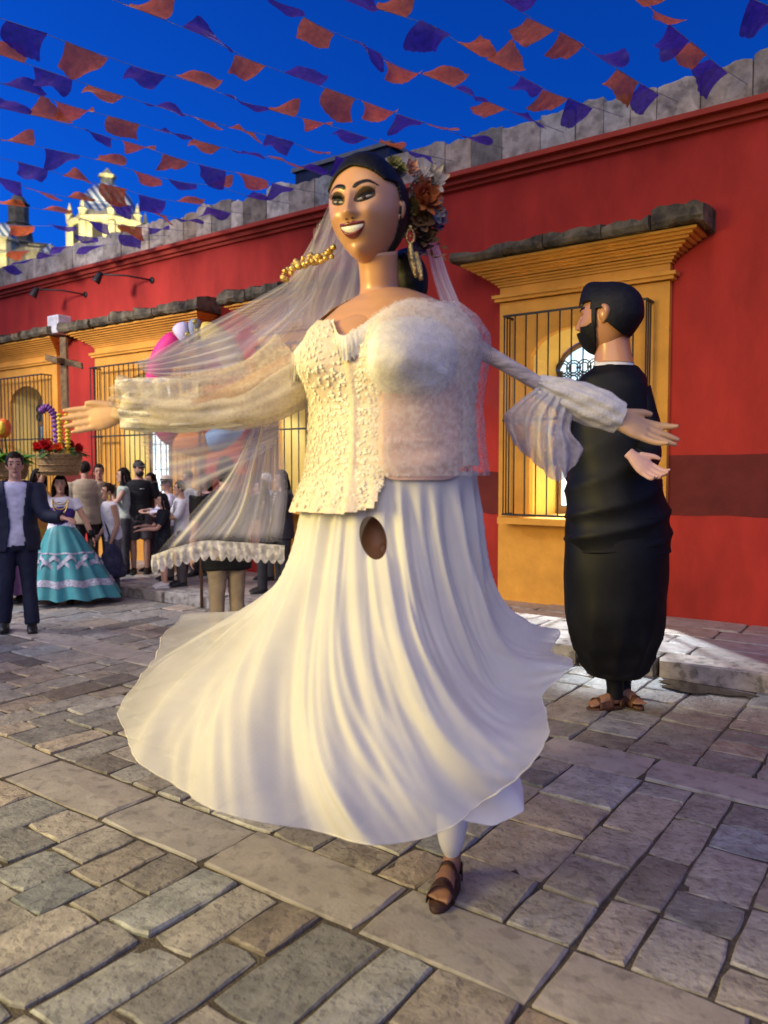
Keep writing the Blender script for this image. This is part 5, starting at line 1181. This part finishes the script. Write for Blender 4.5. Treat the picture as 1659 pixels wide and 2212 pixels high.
    if jacket is not None:
        c = MB(); e = .036
        c.loft([V3(0, 0, .80), V3(0, 0, .95), V3(0, ly * .4, 1.10), V3(0, ly * .8, 1.28), V3(0, ly, 1.42), V3(0, ly, 1.485)], (np.array([.18, .175, .15, .168, .165, .082]) + e) * w, np.array([.125, .12, .107, .12, .108, .08]) + e, side=(1, 0, 0), n=24, smoothn=18)
        for a in (aR, aL):
            P = catmull(np.array(a), 21)[:20]; c.loft(P, np.interp(np.arange(20), [0, 10, 20], [.082 * w, .068, .052]), n=14)
        me = voxel(c, .011, 5, 'jacket', .5); displace(me, lambda p: .007 * vnoise(p * np.array((14, 14, 22)), 9, 3))
        drop_faces(me, lambda p: ~((p[:, 1] > .03) & (np.abs(p[:, 0]) < np.interp(p[:, 2], [.78, 1.05, 1.42, 1.5], [.10, .055, .10, .11])) & (p[:, 2] < 1.7)))
        thicken(put(me, 'jacket', col('jacket', jacket)), .012)
    if bottoms in ('trousers', 'shorts'):
        c = MB(); e = .014
        c.loft([V3(0, 0, .80), V3(0, 0, .90), V3(0, 0, 1.0), V3(0, 0, 1.03)], (np.array([.15, .168, .155, .145]) + e) * w, np.array([.10, .115, .105, .10]) + e, side=(1, 0, 0), n=18, smoothn=8)
        for hp_, k, n_ in ((hR, kR, nR), (hL, kL, nL)):
            end = n_ - V3(0, 0, .02) if bottoms == 'trousers' else k + V3(0, 0, .04)
            pts = [hp_, hp_ * .4 + k * .6, k, k * .5 + n_ * .5, end] if bottoms == 'trousers' else [hp_, hp_ * .5 + k * .5, end]
            c.loft(pts, [.105 * w, .09, .075, .072, .068] if bottoms == 'trousers' else [.105 * w, .098, .092], n=16, smoothn=16)
        me = voxel(c, .012, 5, 'trousers', .5); displace(me, lambda p: .006 * vnoise(p * np.array((18, 18, 20)), 4, 3)); put(me, bottoms, botmat or col(bottoms, bottom))
    for n_, k in ((nR, 0), (nL, 1)):
        if shoes is None: break
        c = MB(); c.loft([n_ + V3(0, -.055, -.045), n_ + V3(0, -.02, -.03), n_ + V3(0, .05, -.04), n_ + V3(0, .15, -.058), n_ + V3(0, .205, -.07)], [.036, .045, .048, .05, .025], [.036, .052, .045, .030, .016], side=(1, 0, 0), n=14, smoothn=12)
        c.box(n_[0] - .045, n_[0] + .045, n_[1] - .07, n_[1] + .20, n_[2] - .094, n_[2] - .07); put(voxel(c, .009, 2, 'shoe'), 'shoe', col('shoe%d' % k, shoes, rough=.45))
    # hair
    if hair is not None:
        hm = M('hair_' + tid, hair, rough=.7, spec=.12, var=.35, scale=30, bump=.5, bscale=60); c = MB()
        c.ball(hc + V3(0, -.012, .035) * 1, .084, .098, .106 + hood, R=HR, nu=20, nv=14)
        if hairlen: 
            c.loft([hw(0, -.05, .05), hw(0, -.085, -.08), hw(0, -.10, -.08 - hairlen * .6), hw(0, -.09, -.08 - hairlen)], [.08, .095, .09, .05], [.05, .05, .045, .02], side=HR @ V3(1, 0, 0), n=16, smoothn=14)
            for s in (-1, 1): c.loft([hw(s * .06, .03, .07), hw(s * .088, .02, -.03), hw(s * .095, -.02, -.10 - hairlen * .4)], [.025, .024, .02], n=10, smoothn=8)
        me = voxel(c, .009, 3, 'hair'); displace(me, lambda p: .005 * vnoise(p * np.array((45, 45, 18)), 8, 2))
        drop_faces(me, lambda p: ~(((p - hc) @ HR)[:, 1] > .050 - .012 * (female)) | (((p - hc) @ HR)[:, 2] > .072 + 2.2 * (((p - hc) @ HR)[:, 0]) ** 2)); put(me, 'hair', hm)
    if beard:
        c = MB().ball(hw(0, .040, -.072), .060, .064, .058, R=HR); me = c.mesh(); drop_faces(me, lambda p: (((p - hc) @ HR)[:, 2] < -.045) & (((p - hc) @ HR)[:, 1] > .0)); put(me, 'beard', dk)
    if cap == 'cap':
        c = MB().ball(hc + V3(0, -.01, .045), .088, .103, .088, R=HR, nu=20, nv=12); me = c.mesh(); drop_faces(me, lambda p: p[:, 2] > hc[2] + .045); cm = col('cap', (.05, .05, .05)); put(me, 'cap', cm)
        c = MB().grid(np.array([[hw(.075 * math.sin(a), .06 + (.03 + .075 * v) * math.cos(a), .050 - .022 * v) for a in np.linspace(-1.3, 1.3, 12)] for v in np.linspace(0, 1, 5)])); thicken(put(c.mesh(), 'cap_brim', cm), .006)
    if cap == 'fedora':
        hm = col('hat', (.50, .42, .34)); c = MB().grid(np.array([[hw(r * 1.0 * math.cos(a), r * 1.15 * math.sin(a), z + .012 * math.cos(2 * a) * (r > .1)) for a in np.linspace(0, 2 * math.pi, 28, endpoint=False)] for r, z in ((.15, .055), (.10, .06), (.092, .065), (.088, .13), (.07, .155), (.03, .145), (.004, .14))]), closed=True); put(c.mesh(), 'hat', hm)
        c = MB().grid(np.array([[hw(.094 * math.cos(a), .108 * math.sin(a), z) for a in np.linspace(0, 2 * math.pi, 28, endpoint=False)] for z in (.066, .09)]), closed=True); put(c.mesh(), 'hat_band', col('hatband', (.03, .03, .03)))
    t['_h'] = S
    return t, MW, put
def skirt_part(put, name, m, z0, z1, r0, r1, n=96, ns=24, fold=.03, nf=9, sway=(0, 0)):
    t = np.linspace(0, 2 * math.pi, n, endpoint=False); A = np.zeros((ns, n, 3))
    for i in range(ns):
        s = i / (ns - 1); r = r0 + (r1 - r0) * s ** .85 + fold * s * np.sin(nf * t + 2 * np.sin(3 * t)) + fold * .4 * s * np.sin(17 * t); A[i] = np.column_stack([r * np.cos(t) + sway[0] * s, r * .85 * np.sin(t) + sway[1] * s, np.full(n, z0 + (z1 - z0) * s) + .02 * s * np.sin(nf * t)])
    return put(MB().grid(A, closed=True).mesh(name), name, m)
WLK = .12
# suit man at the left edge
t, MW, put = person(62, 2052, 1474, 0, (.45, -1), 'smiling man in navy suit and open white shirt at left edge', skin=(.55, .30, .21), hair=(.02, .012, .008), top=(.62, .62, .78), bottom=(.012, .016, .04), jacket=(.018, .022, .045), shoes=(.01, .01, .01), sleeve=.9,
    armL=((-.26, .18, 1.16), (-.42, .40, 1.13)), legs=((.10, .05, .50), (.13, -.04, .10), (-.10, .02, .50), (-.12, .08, .09)))
# dancer in teal
t, MW, put = person(205, 1962, 1548, 0, (.35, -1), 'woman in purple bodice and wide teal skirt with basket on her head', skin=(.50, .27, .17), female=True, hairlen=.30, top=(.75, .74, .78), bottoms='skirt', sleeve=.28, shoes=(.03, .015, .01), topz=1.0,
    armR=((.30, .05, 1.52), (.17, .04, 1.86)), armL=((-.30, .05, 1.17), (-.40, .12, .92)))
TEAL = M('teal_satin_mat', (.06, .30, .32), rough=.42, spec=.4, var=.15, scale=5)
SILV = M('silver_trim_mat', (.48, .48, .56), rough=.4, spec=.5, var=.35, scale=40, bump=.6, bscale=60)
skirt_part(put, 'skirt', TEAL, 1.08, .10, .15, .58, fold=.065, sway=(-.16, .03))
def ringband(z0, z1, fz=0.0, zig=0):
    n = 96; t = np.linspace(0, 2 * math.pi, n, endpoint=False); A = []
    for z in np.linspace(z0, z1, 4):
        s = (1.08 - z) / .98; r = .15 + .43 * s ** .85 + .065 * s * np.sin(9 * t + 2 * np.sin(3 * t)) + .026 * s * np.sin(17 * t) + .008; zo = zig * (np.abs(((t * 11 / math.pi) % 2) - 1) - .5)
        A.append(np.column_stack([r * np.cos(t) - .16 * s, r * .85 * np.sin(t) + .03 * s, np.full(n, z) + zo + .02 * s * np.sin(9 * t)]))
    return put(MB().grid(np.array(A), closed=True).mesh(), 'skirt_trim', SILV)
ringband(.36, .27); ringband(.66, .60, zig=.10); ringband(.58, .52, zig=-.10); ringband(.72, .70)
bd = MB().loft([(0, 0, 1.03), (0, 0, 1.12), (0, 0, 1.28), (0, 0, 1.40)], [.165, .16, .188, .13], [.125, .122, .14, .125], side=(1, 0, 0), n=24, smoothn=14, cap=False); put(bd.mesh(), 'bodice', M('purple_bodice_mat', (.07, .03, .22), rough=.6, var=.2))
nk = MB()
for k in range(3): nk.loft([(.10 * math.cos(a), .09 + .06 * math.sin(a) * .8 + .02 * k, 1.44 - (.07 + .07 * k) * max(0, math.sin(a))) for a in np.linspace(0, math.pi, 12)], .008, n=6)
put(nk.mesh(), 'necklace', GOLD)
for a in ((.17, .04, 1.83), (-.39, .11, .96)): put(MB().loft([(a[0], a[1], a[2] - .07), (a[0], a[1], a[2] + .05)], .042, n=12).mesh(), 'wrist_cuff', MT['black'])
BASKETM = M('wicker_mat', (.42, .27, .11), rough=.7, col2=(.20, .11, .04), scale=30, bump=1.0, bscale=50, stretch=(1, 1, 3))
GREEN = M('leaf_mat', (.05, .14, .03), rough=.5, var=.4, scale=8, transl=.25); LGREEN = M('bright_leaf_mat', (.16, .34, .06), rough=.5, var=.3, scale=8, transl=.3)
REDF = M('red_flower_mat', (.55, .02, .02), rough=.5, var=.25, scale=10); ORF = M('orange_flower_mat', (.75, .25, .02), rough=.5, col2=(.7, .06, .02), scale=12); YEL = M('yellow_flower_mat', (.75, .52, .03), rough=.6, var=.3, scale=30, bump=.8); PUR = M('purple_paper_mat', (.22, .06, .28), rough=.6, var=.3, scale=20, bump=.8, bscale=30)
def basket(c, r, hgt, label):
    b = thing('flower_basket', c, label, 'basket')
    A = []
    for z, k in ((0, .78), (.02, .82), (.25, .88), (.5, .93), (.75, .97), (.94, 1.0), (1.0, 1.05), (1.03, 1.0), (.97, .93), (.2, .80)):
        A.append(ring(c, r * k, c[2] + hgt * z, 40))
    A = np.array(A); A[2:6, ::2, :2] = c[:2] + (A[2:6, ::2, :2] - c[:2]) * 1.03
    mb = MB().grid(A, closed=True); mb.f.append(tuple(range(40))); mb.build('wicker_bowl', BASKETM, b)
    for i in range(3):
        z = c[2] + hgt * (.2 + .3 * i); MB().loft(np.vstack([ring(c, r * (.90 + .04 * i) + .006, z, 30), ring(c, r * (.90 + .04 * i) + .006, z, 30)[:1]]), .007, n=6, cap=False).build('wicker_band', BASKETM, b)
    return b
def leaf(mb, p, d, L, w, g):
    d = d / np.linalg.norm(d); s = np.cross(d, UP + g.normal(0, .2, 3)); s /= np.linalg.norm(s); n = np.cross(s, d); A = np.zeros((6, 3, 3))
    for i in range(6):
        u = i / 5; q = p + d * L * u - UP * .25 * L * u * u; ww = w * math.sin(math.pi * min(1, .08 + .9 * u)) 
        for j, sg in enumerate((-1, 0, 1)): A[i, j] = q + s * ww * sg + n * (abs(sg) * .15 * ww)
    mb.grid(A)
hp = np.array(MW @ Vector((0, .02, 1.76)))
bk = basket(hp + (0, 0, .0), .25, .25, 'wicker basket of red flowers on the head of the teal skirted woman'); top_ = hp + UP * .25; g = np.random.default_rng(2)
flw = [(-.20, -.05, .06), (-.08, -.12, .08), (.05, -.14, .06), (.14, -.05, .07), (.0, .08, .10), (-.13, .10, .05), (.19, .08, .05)]
for i, (a, b_, c_) in enumerate(flw): flower(top_ + RT * a + FW * b_ + UP * c_, UP * .6 - FW * .8 + RT * a * 2, .10 if i in (0, 1, 3) else .08, 5, 3, (REDF, REDF, ORF, REDF, FL['w'], REDF, REDF)[i], 'flower', bk, cup=.9, seed=i + 40)
lm = MB()
for i in range(26):
    a = g.uniform(0, 6.28); leaf(lm, top_ + (.16 * math.cos(a), .16 * math.sin(a), .02), np.array((math.cos(a), math.sin(a), g.uniform(-.2, .7))), g.uniform(.14, .24), .035, g)
lm.build('leaves', GREEN, bk)
gl = MB(); pth = [top_ + RT * -.02 + UP * .02, top_ - RT * .03 + UP * .25, top_ - RT * .05 + UP * .45, top_ - RT * .13 + UP * .55, top_ - RT * .21 + UP * .50]; P = catmull(pth, 60); gl.loft(P, .038 + .010 * np.sin(np.arange(60) * 1.6), n=12); gl.build('purple_garland', PUR, bk)
for dx in (.05, .14):
    gl = MB(); P = catmull([top_ + RT * dx - FW * .1, top_ + RT * (dx + .005) - FW * .1 + UP * .22, top_ + RT * (dx + .0) - FW * .1 + UP * .47], 40); gl.loft(P, .030 + .010 * np.sin(np.arange(40) * 1.7), n=10); gl.build('yellow_garland', YEL, bk)
WOODG = M('gilded_wood_mat', (.36, .22, .07), rough=.45, spec=.5, col2=(.12, .06, .02), scale=12, bump=.6)
cr = MB(); ck = top_ - FW * -.05 + RT * .06 + UP * .95; cr.obox(ck, RT * .035, FW * .035, UP * .42); cr.build('cross_post', WOODG, bk, sm=False)
cr = MB(); cr.obox(ck + UP * .14, RT * .21 + UP * -.05, FW * .036, UP * .036); cr.build('cross_arm', WOODG, bk, sm=False)
cr = MB(); cr.obox(ck + UP * .14, FW * .15 + RT * .06, RT * .037, UP * .030); cr.build('cross_arm', WOODG, bk, sm=False)
# woman in floral dress, behind
FLORAL = M('floral_dress_mat', (.75, .48, .06), rough=.7, col2=(.55, .10, .03), scale=7)
t, MW, put = person(122, 1935, 1528, 0, (.8, -.6), 'woman in yellow and orange floral dress behind the suited man', depth=9.9, skin=(.34, .18, .11), female=True, hairlen=.34, top=(.7, .5, .08), topmat=FLORAL, bottoms='skirt', sleeve=.2)
skirt_part(put, 'dress_skirt', FLORAL, 1.08, .28, .16, .30, fold=.02)
# basket bearer behind suit man
t, MW, put = person(28, 1930, 1560, 0, (.2, -1), 'dark haired woman mostly hidden behind the suited man, carrying a leafy basket', depth=9.4, skin=(.42, .23, .14), female=True, hairlen=.25, top=(.20, .12, .16), bottoms='skirt', sleeve=.3, armR=((.32, .02, 1.55), (.18, .02, 1.88)))
skirt_part(put, 'skirt', M('plum_skirt_mat', (.10, .03, .09), rough=.6), 1.08, .15, .16, .42)
hp = np.array(MW @ Vector((0, .02, 1.76))); bk = basket(hp, .23, .20, 'basket of green leaves with orange fruit at the left edge'); g = np.random.default_rng(9); lm = MB(); top_ = hp + UP * .18
for i in range(46):
    a = g.uniform(0, 6.28); leaf(lm, top_ + (.10 * math.cos(a), .10 * math.sin(a), .02), np.array((math.cos(a), math.sin(a), g.uniform(.0, .9))) + RT * .35, g.uniform(.22, .36), .06, g)
lm.build('leaves', LGREEN, bk)
for dx, dz, r in ((.0, .42, .085), (-.12, .30, .07)):
    q = top_ + RT * dx + UP * dz - FW * .08; MB().ball(q, r, r, r * 1.35, nu=18, nv=12).build('orange_fruit', ORF, bk); MB().ball(q - FW * r * .55, r * .62, r * .55, r * .95, nu=14, nv=10).build('yellow_heart', YEL, bk); MB().loft([top_, q], .012, n=6).build('stem', GREEN, bk)
# beige jacket man
t, MW, put = person(276, 1900, 1503, WLK, (-.35, .9), 'man in beige jacket with back turned, behind the teal skirted woman', depth=10.9, skin=(.42, .22, .15), hair=(.018, .012, .01), top=(.6, .6, .72), jacket=(.36, .29, .20), bottom=(.03, .025, .025), sleeve=.9, headturn=.5)
# white-top woman with big bag
t, MW, put = person(372, 1935, 1574, 0, (-.75, -.55), 'woman in white one-shoulder top and grey trousers holding a dark bag', skin=(.46, .25, .16), female=True, hair=(.03, .015, .01), hairlen=.0, top=(.78, .76, .78), bottom=(.13, .12, .13), sleeve=0.0, width=1.12,
    armL=((-.22, .0, 1.15), (-.22, .10, .86)), armR=((.22, .0, 1.15), (.20, .14, .95)), lean=.05)
q = MB(); c = np.array((-.24, .10, .50)); q.loft([c + (0, 0, .34), c + (0, 0, .24), c + (0, 0, .02), c - (0, 0, .16), c - (0, 0, .20)], [.05, .12, .20, .22, .12], [.03, .06, .10, .11, .06], side=(0, 1, 0), n=20, smoothn=14)
put(displace(voxel(q, .012, 4, 'bag'), lambda p: .012 * vnoise(p * 18, 5, 3)), 'handbag', M('navy_bag_mat', (.012, .014, .04), rough=.6, col2=(.05, .05, .09), scale=14))
q = MB().loft([(.18, .05, 1.44), (0, .14, 1.22), (-.20, .12, .95)], .012, n=6); put(q.mesh(), 'strap', MT['black'])
put(MB().ball((-.07, .07, 1.55), .020, .012, .040, nu=10, nv=8).mesh(), 'earring', YEL); put(MB().ball((.09, .06, 1.55), .014, .012, .040, nu=10, nv=8).mesh(), 'earring', YEL)
# long-haired woman
t, MW, put = person(404, 1900, 1524, WLK, (-.8, -.3), 'woman with very long dark hair standing beside the man in black cap', depth=11.0, skin=(.50, .30, .22), female=True, hairlen=.42, top=(.42, .48, .42), bottom=(.05, .05, .06), sleeve=.1, armR=((.22, .14, 1.20), (.05, .24, 1.40)), armL=((-.22, .14, 1.20), (-.02, .26, 1.36)))
# man in black T-shirt and cap
t, MW, put = person(458, 1868, 1500, WLK, (.2, -1), 'bearded man in black cap, black T-shirt and dark shorts', skin=(.48, .27, .19), top=(.010, .010, .013), bottom=(.06, .055, .06), bottoms='shorts', shoes=(.01, .01, .01), cap='cap', beard=True, sleeve=.45, headturn=.5, width=1.1)
q = MB().obox((-.06, .165, 1.33), (.035, 0, 0), (0, .002, 0), (0, 0, .007)); put(q.mesh(), 'chest_print', M('print_mat', (.35, .36, .38)))
# man in straw hat
t, MW, put = person(545, 1890, 1552, WLK, (-.9, -.5), 'man in straw hat and pale lavender shirt clapping', depth=10.4, skin=(.50, .29, .21), hair=(.3, .28, .26), top=(.60, .58, .70), bottom=(.10, .09, .09), cap='fedora', sleeve=.9, armR=((.24, .12, 1.18), (.08, .34, 1.20)), armL=((-.24, .12, 1.18), (-.06, .36, 1.16)))
# child in black in front
t, MW, put = person(536, 1912, 1608, WLK, (-.85, -.4), 'short dark haired person in black with bare legs and white shoes', skin=(.55, .30, .20), female=True, hairlen=.22, hair=(.012, .012, .014), top=(.010, .011, .016), bottom=(.015, .015, .018), bottoms='shorts', shoes=(.6, .56, .52), sleeve=.4, width=1.15, armR=((.24, .14, 1.15), (.10, .40, 1.16)), armL=((-.24, .14, 1.15), (-.04, .42, 1.10)))
# man behind with dark hair
t, MW, put = person(612, 1900, 1532, WLK, (-.4, -.9), 'dark haired man in grey shirt half hidden behind the veil', depth=10.8, skin=(.45, .25, .17), top=(.30, .30, .33), bottom=(.05, .05, .06), sleeve=.4)
# back of black T-shirt man near
t, MW, put = person(735, 2105, 1500, 0, (-.55, .85), 'man in black T-shirt and khaki trousers standing behind the lace veil edge', skin=(.55, .32, .22), hair=(.016, .012, .012), top=(.007, .007, .008), bottom=(.30, .23, .15), shoes=(.05, .04, .03), sleeve=.42, width=1.35, hood=.03, depth=7.0, topz=.74)
# two women at right of veil
t, MW, put = person(852, 1900, 1562, WLK, (-.95, -.25), 'woman in dark sleeveless top with arms folded, seen in profile', depth=9.3, skin=(.56, .33, .23), female=True, hairlen=.16, top=(.02, .02, .022), bottom=(.03, .03, .035), sleeve=0.0, armR=((.21, .06, 1.15), (.02, .20, 1.20)), armL=((-.21, .06, 1.15), (.02, .22, 1.14)))
STRP = stripes('striped_shirt_mat', (.66, .66, .70), (.03, .03, .05), 9.0, axis='Z')
t, MW, put = person(918, 1900, 1532, WLK, (-.9, -.45), 'woman in striped shirt with dark jacket holding up a phone', depth=9.3, skin=(.55, .34, .26), female=True, hairlen=.30, top=(.5, .5, .5), topmat=STRP, jacket=(.03, .03, .04), bottom=(.03, .03, .035), sleeve=.9, armL=((-.22, .14, 1.18), (-.10, .34, 1.22)))
put(MB().obox((-.08, .44, 1.27), (.035, 0, 0), (0, .004, 0), (0, 0, .07)).mesh(), 'phone', M('phone_screen_mat', (.35, .55, .85), emit=.8))
t, MW, put = person(868, 1900, 1541, WLK, (-.8, -.6), 'white haired person behind the two women in profile', depth=10.4, skin=(.5, .32, .25), hair=(.65, .64, .62), top=(.3, .3, .34), bottom=(.08, .08, .08), sleeve=.5)

for (x_, yt_, dp_, fc_, lb_, kw_) in [
    (322, 1512, 11.2, (.3, -.9), 'man in olive shirt standing against the red wall behind the white-topped woman', dict(top=(.16, .17, .10), bottom=(.04, .04, .05), sleeve=.45)),
    (492, 1540, 11.3, (-.6, -.7), 'woman in rust blouse looking over the straw hat man', dict(female=True, hairlen=.22, top=(.40, .12, .06), bottom=(.05, .05, .06), sleeve=.5)),
    (588, 1566, 9.9, (-.9, -.4), 'man in white shirt clapping at the kerb behind the veil', dict(top=(.72, .71, .70), bottom=(.07, .06, .06), sleeve=.5, armR=((.24, .14, 1.18), (.06, .36, 1.22)), armL=((-.24, .14, 1.18), (-.04, .38, 1.18)))),
    (668, 1545, 10.9, (-.5, -.9), 'woman in pale pink top seen through the lower veil', dict(female=True, hairlen=.25, top=(.62, .38, .36), bottom=(.06, .06, .08), sleeve=.3))]:
    person(x_, 1900, yt_, WLK, fc_, lb_, depth=dp_, skin=(.48, .27, .18), **kw_)

# ---- ring-shaped coloured ornament carried above the crowd, and the gold standard beside it
RD = 10.6
rc = at(428, 858, RD); rb = rc.copy(); rb[2] = WLK
rg = thing('ring_ornament', rb, 'large padded ring of pink, green, orange, blue and yellow segments on a pole', 'ornament')
Rm, Rt = 90 * RD / FPX, 26 * RD / FPX
segs = [((.80, .03, .22), 118, 168), ((.45, .75, .45), 170, 212), ((.55, .03, .15), 214, 238), ((.95, .30, .05), 240, 282), ((.20, .42, .68), 284, 345), ((.62, .08, .14), -13, 18), ((.85, .62, .12), 20, 84), ((.30, .33, .40), 86, 98), ((.70, .62, .75), 100, 116)]
for i, (c_, a0, a1) in enumerate(segs):
    a = np.radians(np.linspace(a0, a1, 16)); pth = [rc + RT * Rm * 1.0 * math.cos(q) + UP * Rm * (1.55 if math.sin(q) > 0 else 1.12) * math.sin(q) for q in a]; k = np.linspace(0, 1, 16); MB().loft(pth, Rt * (.80 + .24 * np.sin(math.pi * k) ** .5), n=18, side=FW).build('padded_segment', M(f'segment_mat_{i}', c_, rough=.6, var=.1, bump=.2, bscale=15), rg)
MB().loft([rb, rc - UP * Rm * 1.12], .022, n=8).build('pole', MT['wood'], rg)
MB().loft([rc - UP * Rm * 1.2, rc + UP * Rm * 1.2], .012, n=8).build('inner_pole', MT['wood'], rg)
SDp = 9.0; sb_ = at(432, 1012, SDp); sb_[2] = WLK * 0 
st = thing('gold_standard', sb_, 'tall gold beaded standard with upright rods behind the bride veil', 'standard')
GOLD2 = M('gold_tinsel_mat', (.85, .60, .10), rough=.35, spec=.6, metal=.4, var=.35, scale=50, bump=.8, bscale=90)
MB().loft([sb_, at(430, 830, SDp)], .018, n=8).build('staff', MT['wood'], st)
MB().loft([at(405, 830, SDp), at(455, 828, SDp)], .010, n=6).build('cross_bar', GOLD2, st)
for x, y0, y1 in ((428, 708, 830), (448, 732, 830), (411, 806, 840)):
    n = 40; P = catmull([at(x, y1, SDp), at(x - 1, (y0 + y1) / 2, SDp), at(x - 2, y0, SDp)], n); MB().loft(P, .013 + .006 * np.sin(np.arange(n) * 1.9), n=8).build('beaded_rod', GOLD2, st)
for x, y in ((421, 695), (405, 722), (448, 820)): MB().ball(at(x, y, SDp), .030, nu=12, nv=8).build('gold_ball', GOLD2, st)
for x, y in ((421, 695), (405, 722)): MB().loft([at(x, y, SDp), at(x + 3, 830, SDp)], .006, n=6).build('thin_rod', GOLD2, st)
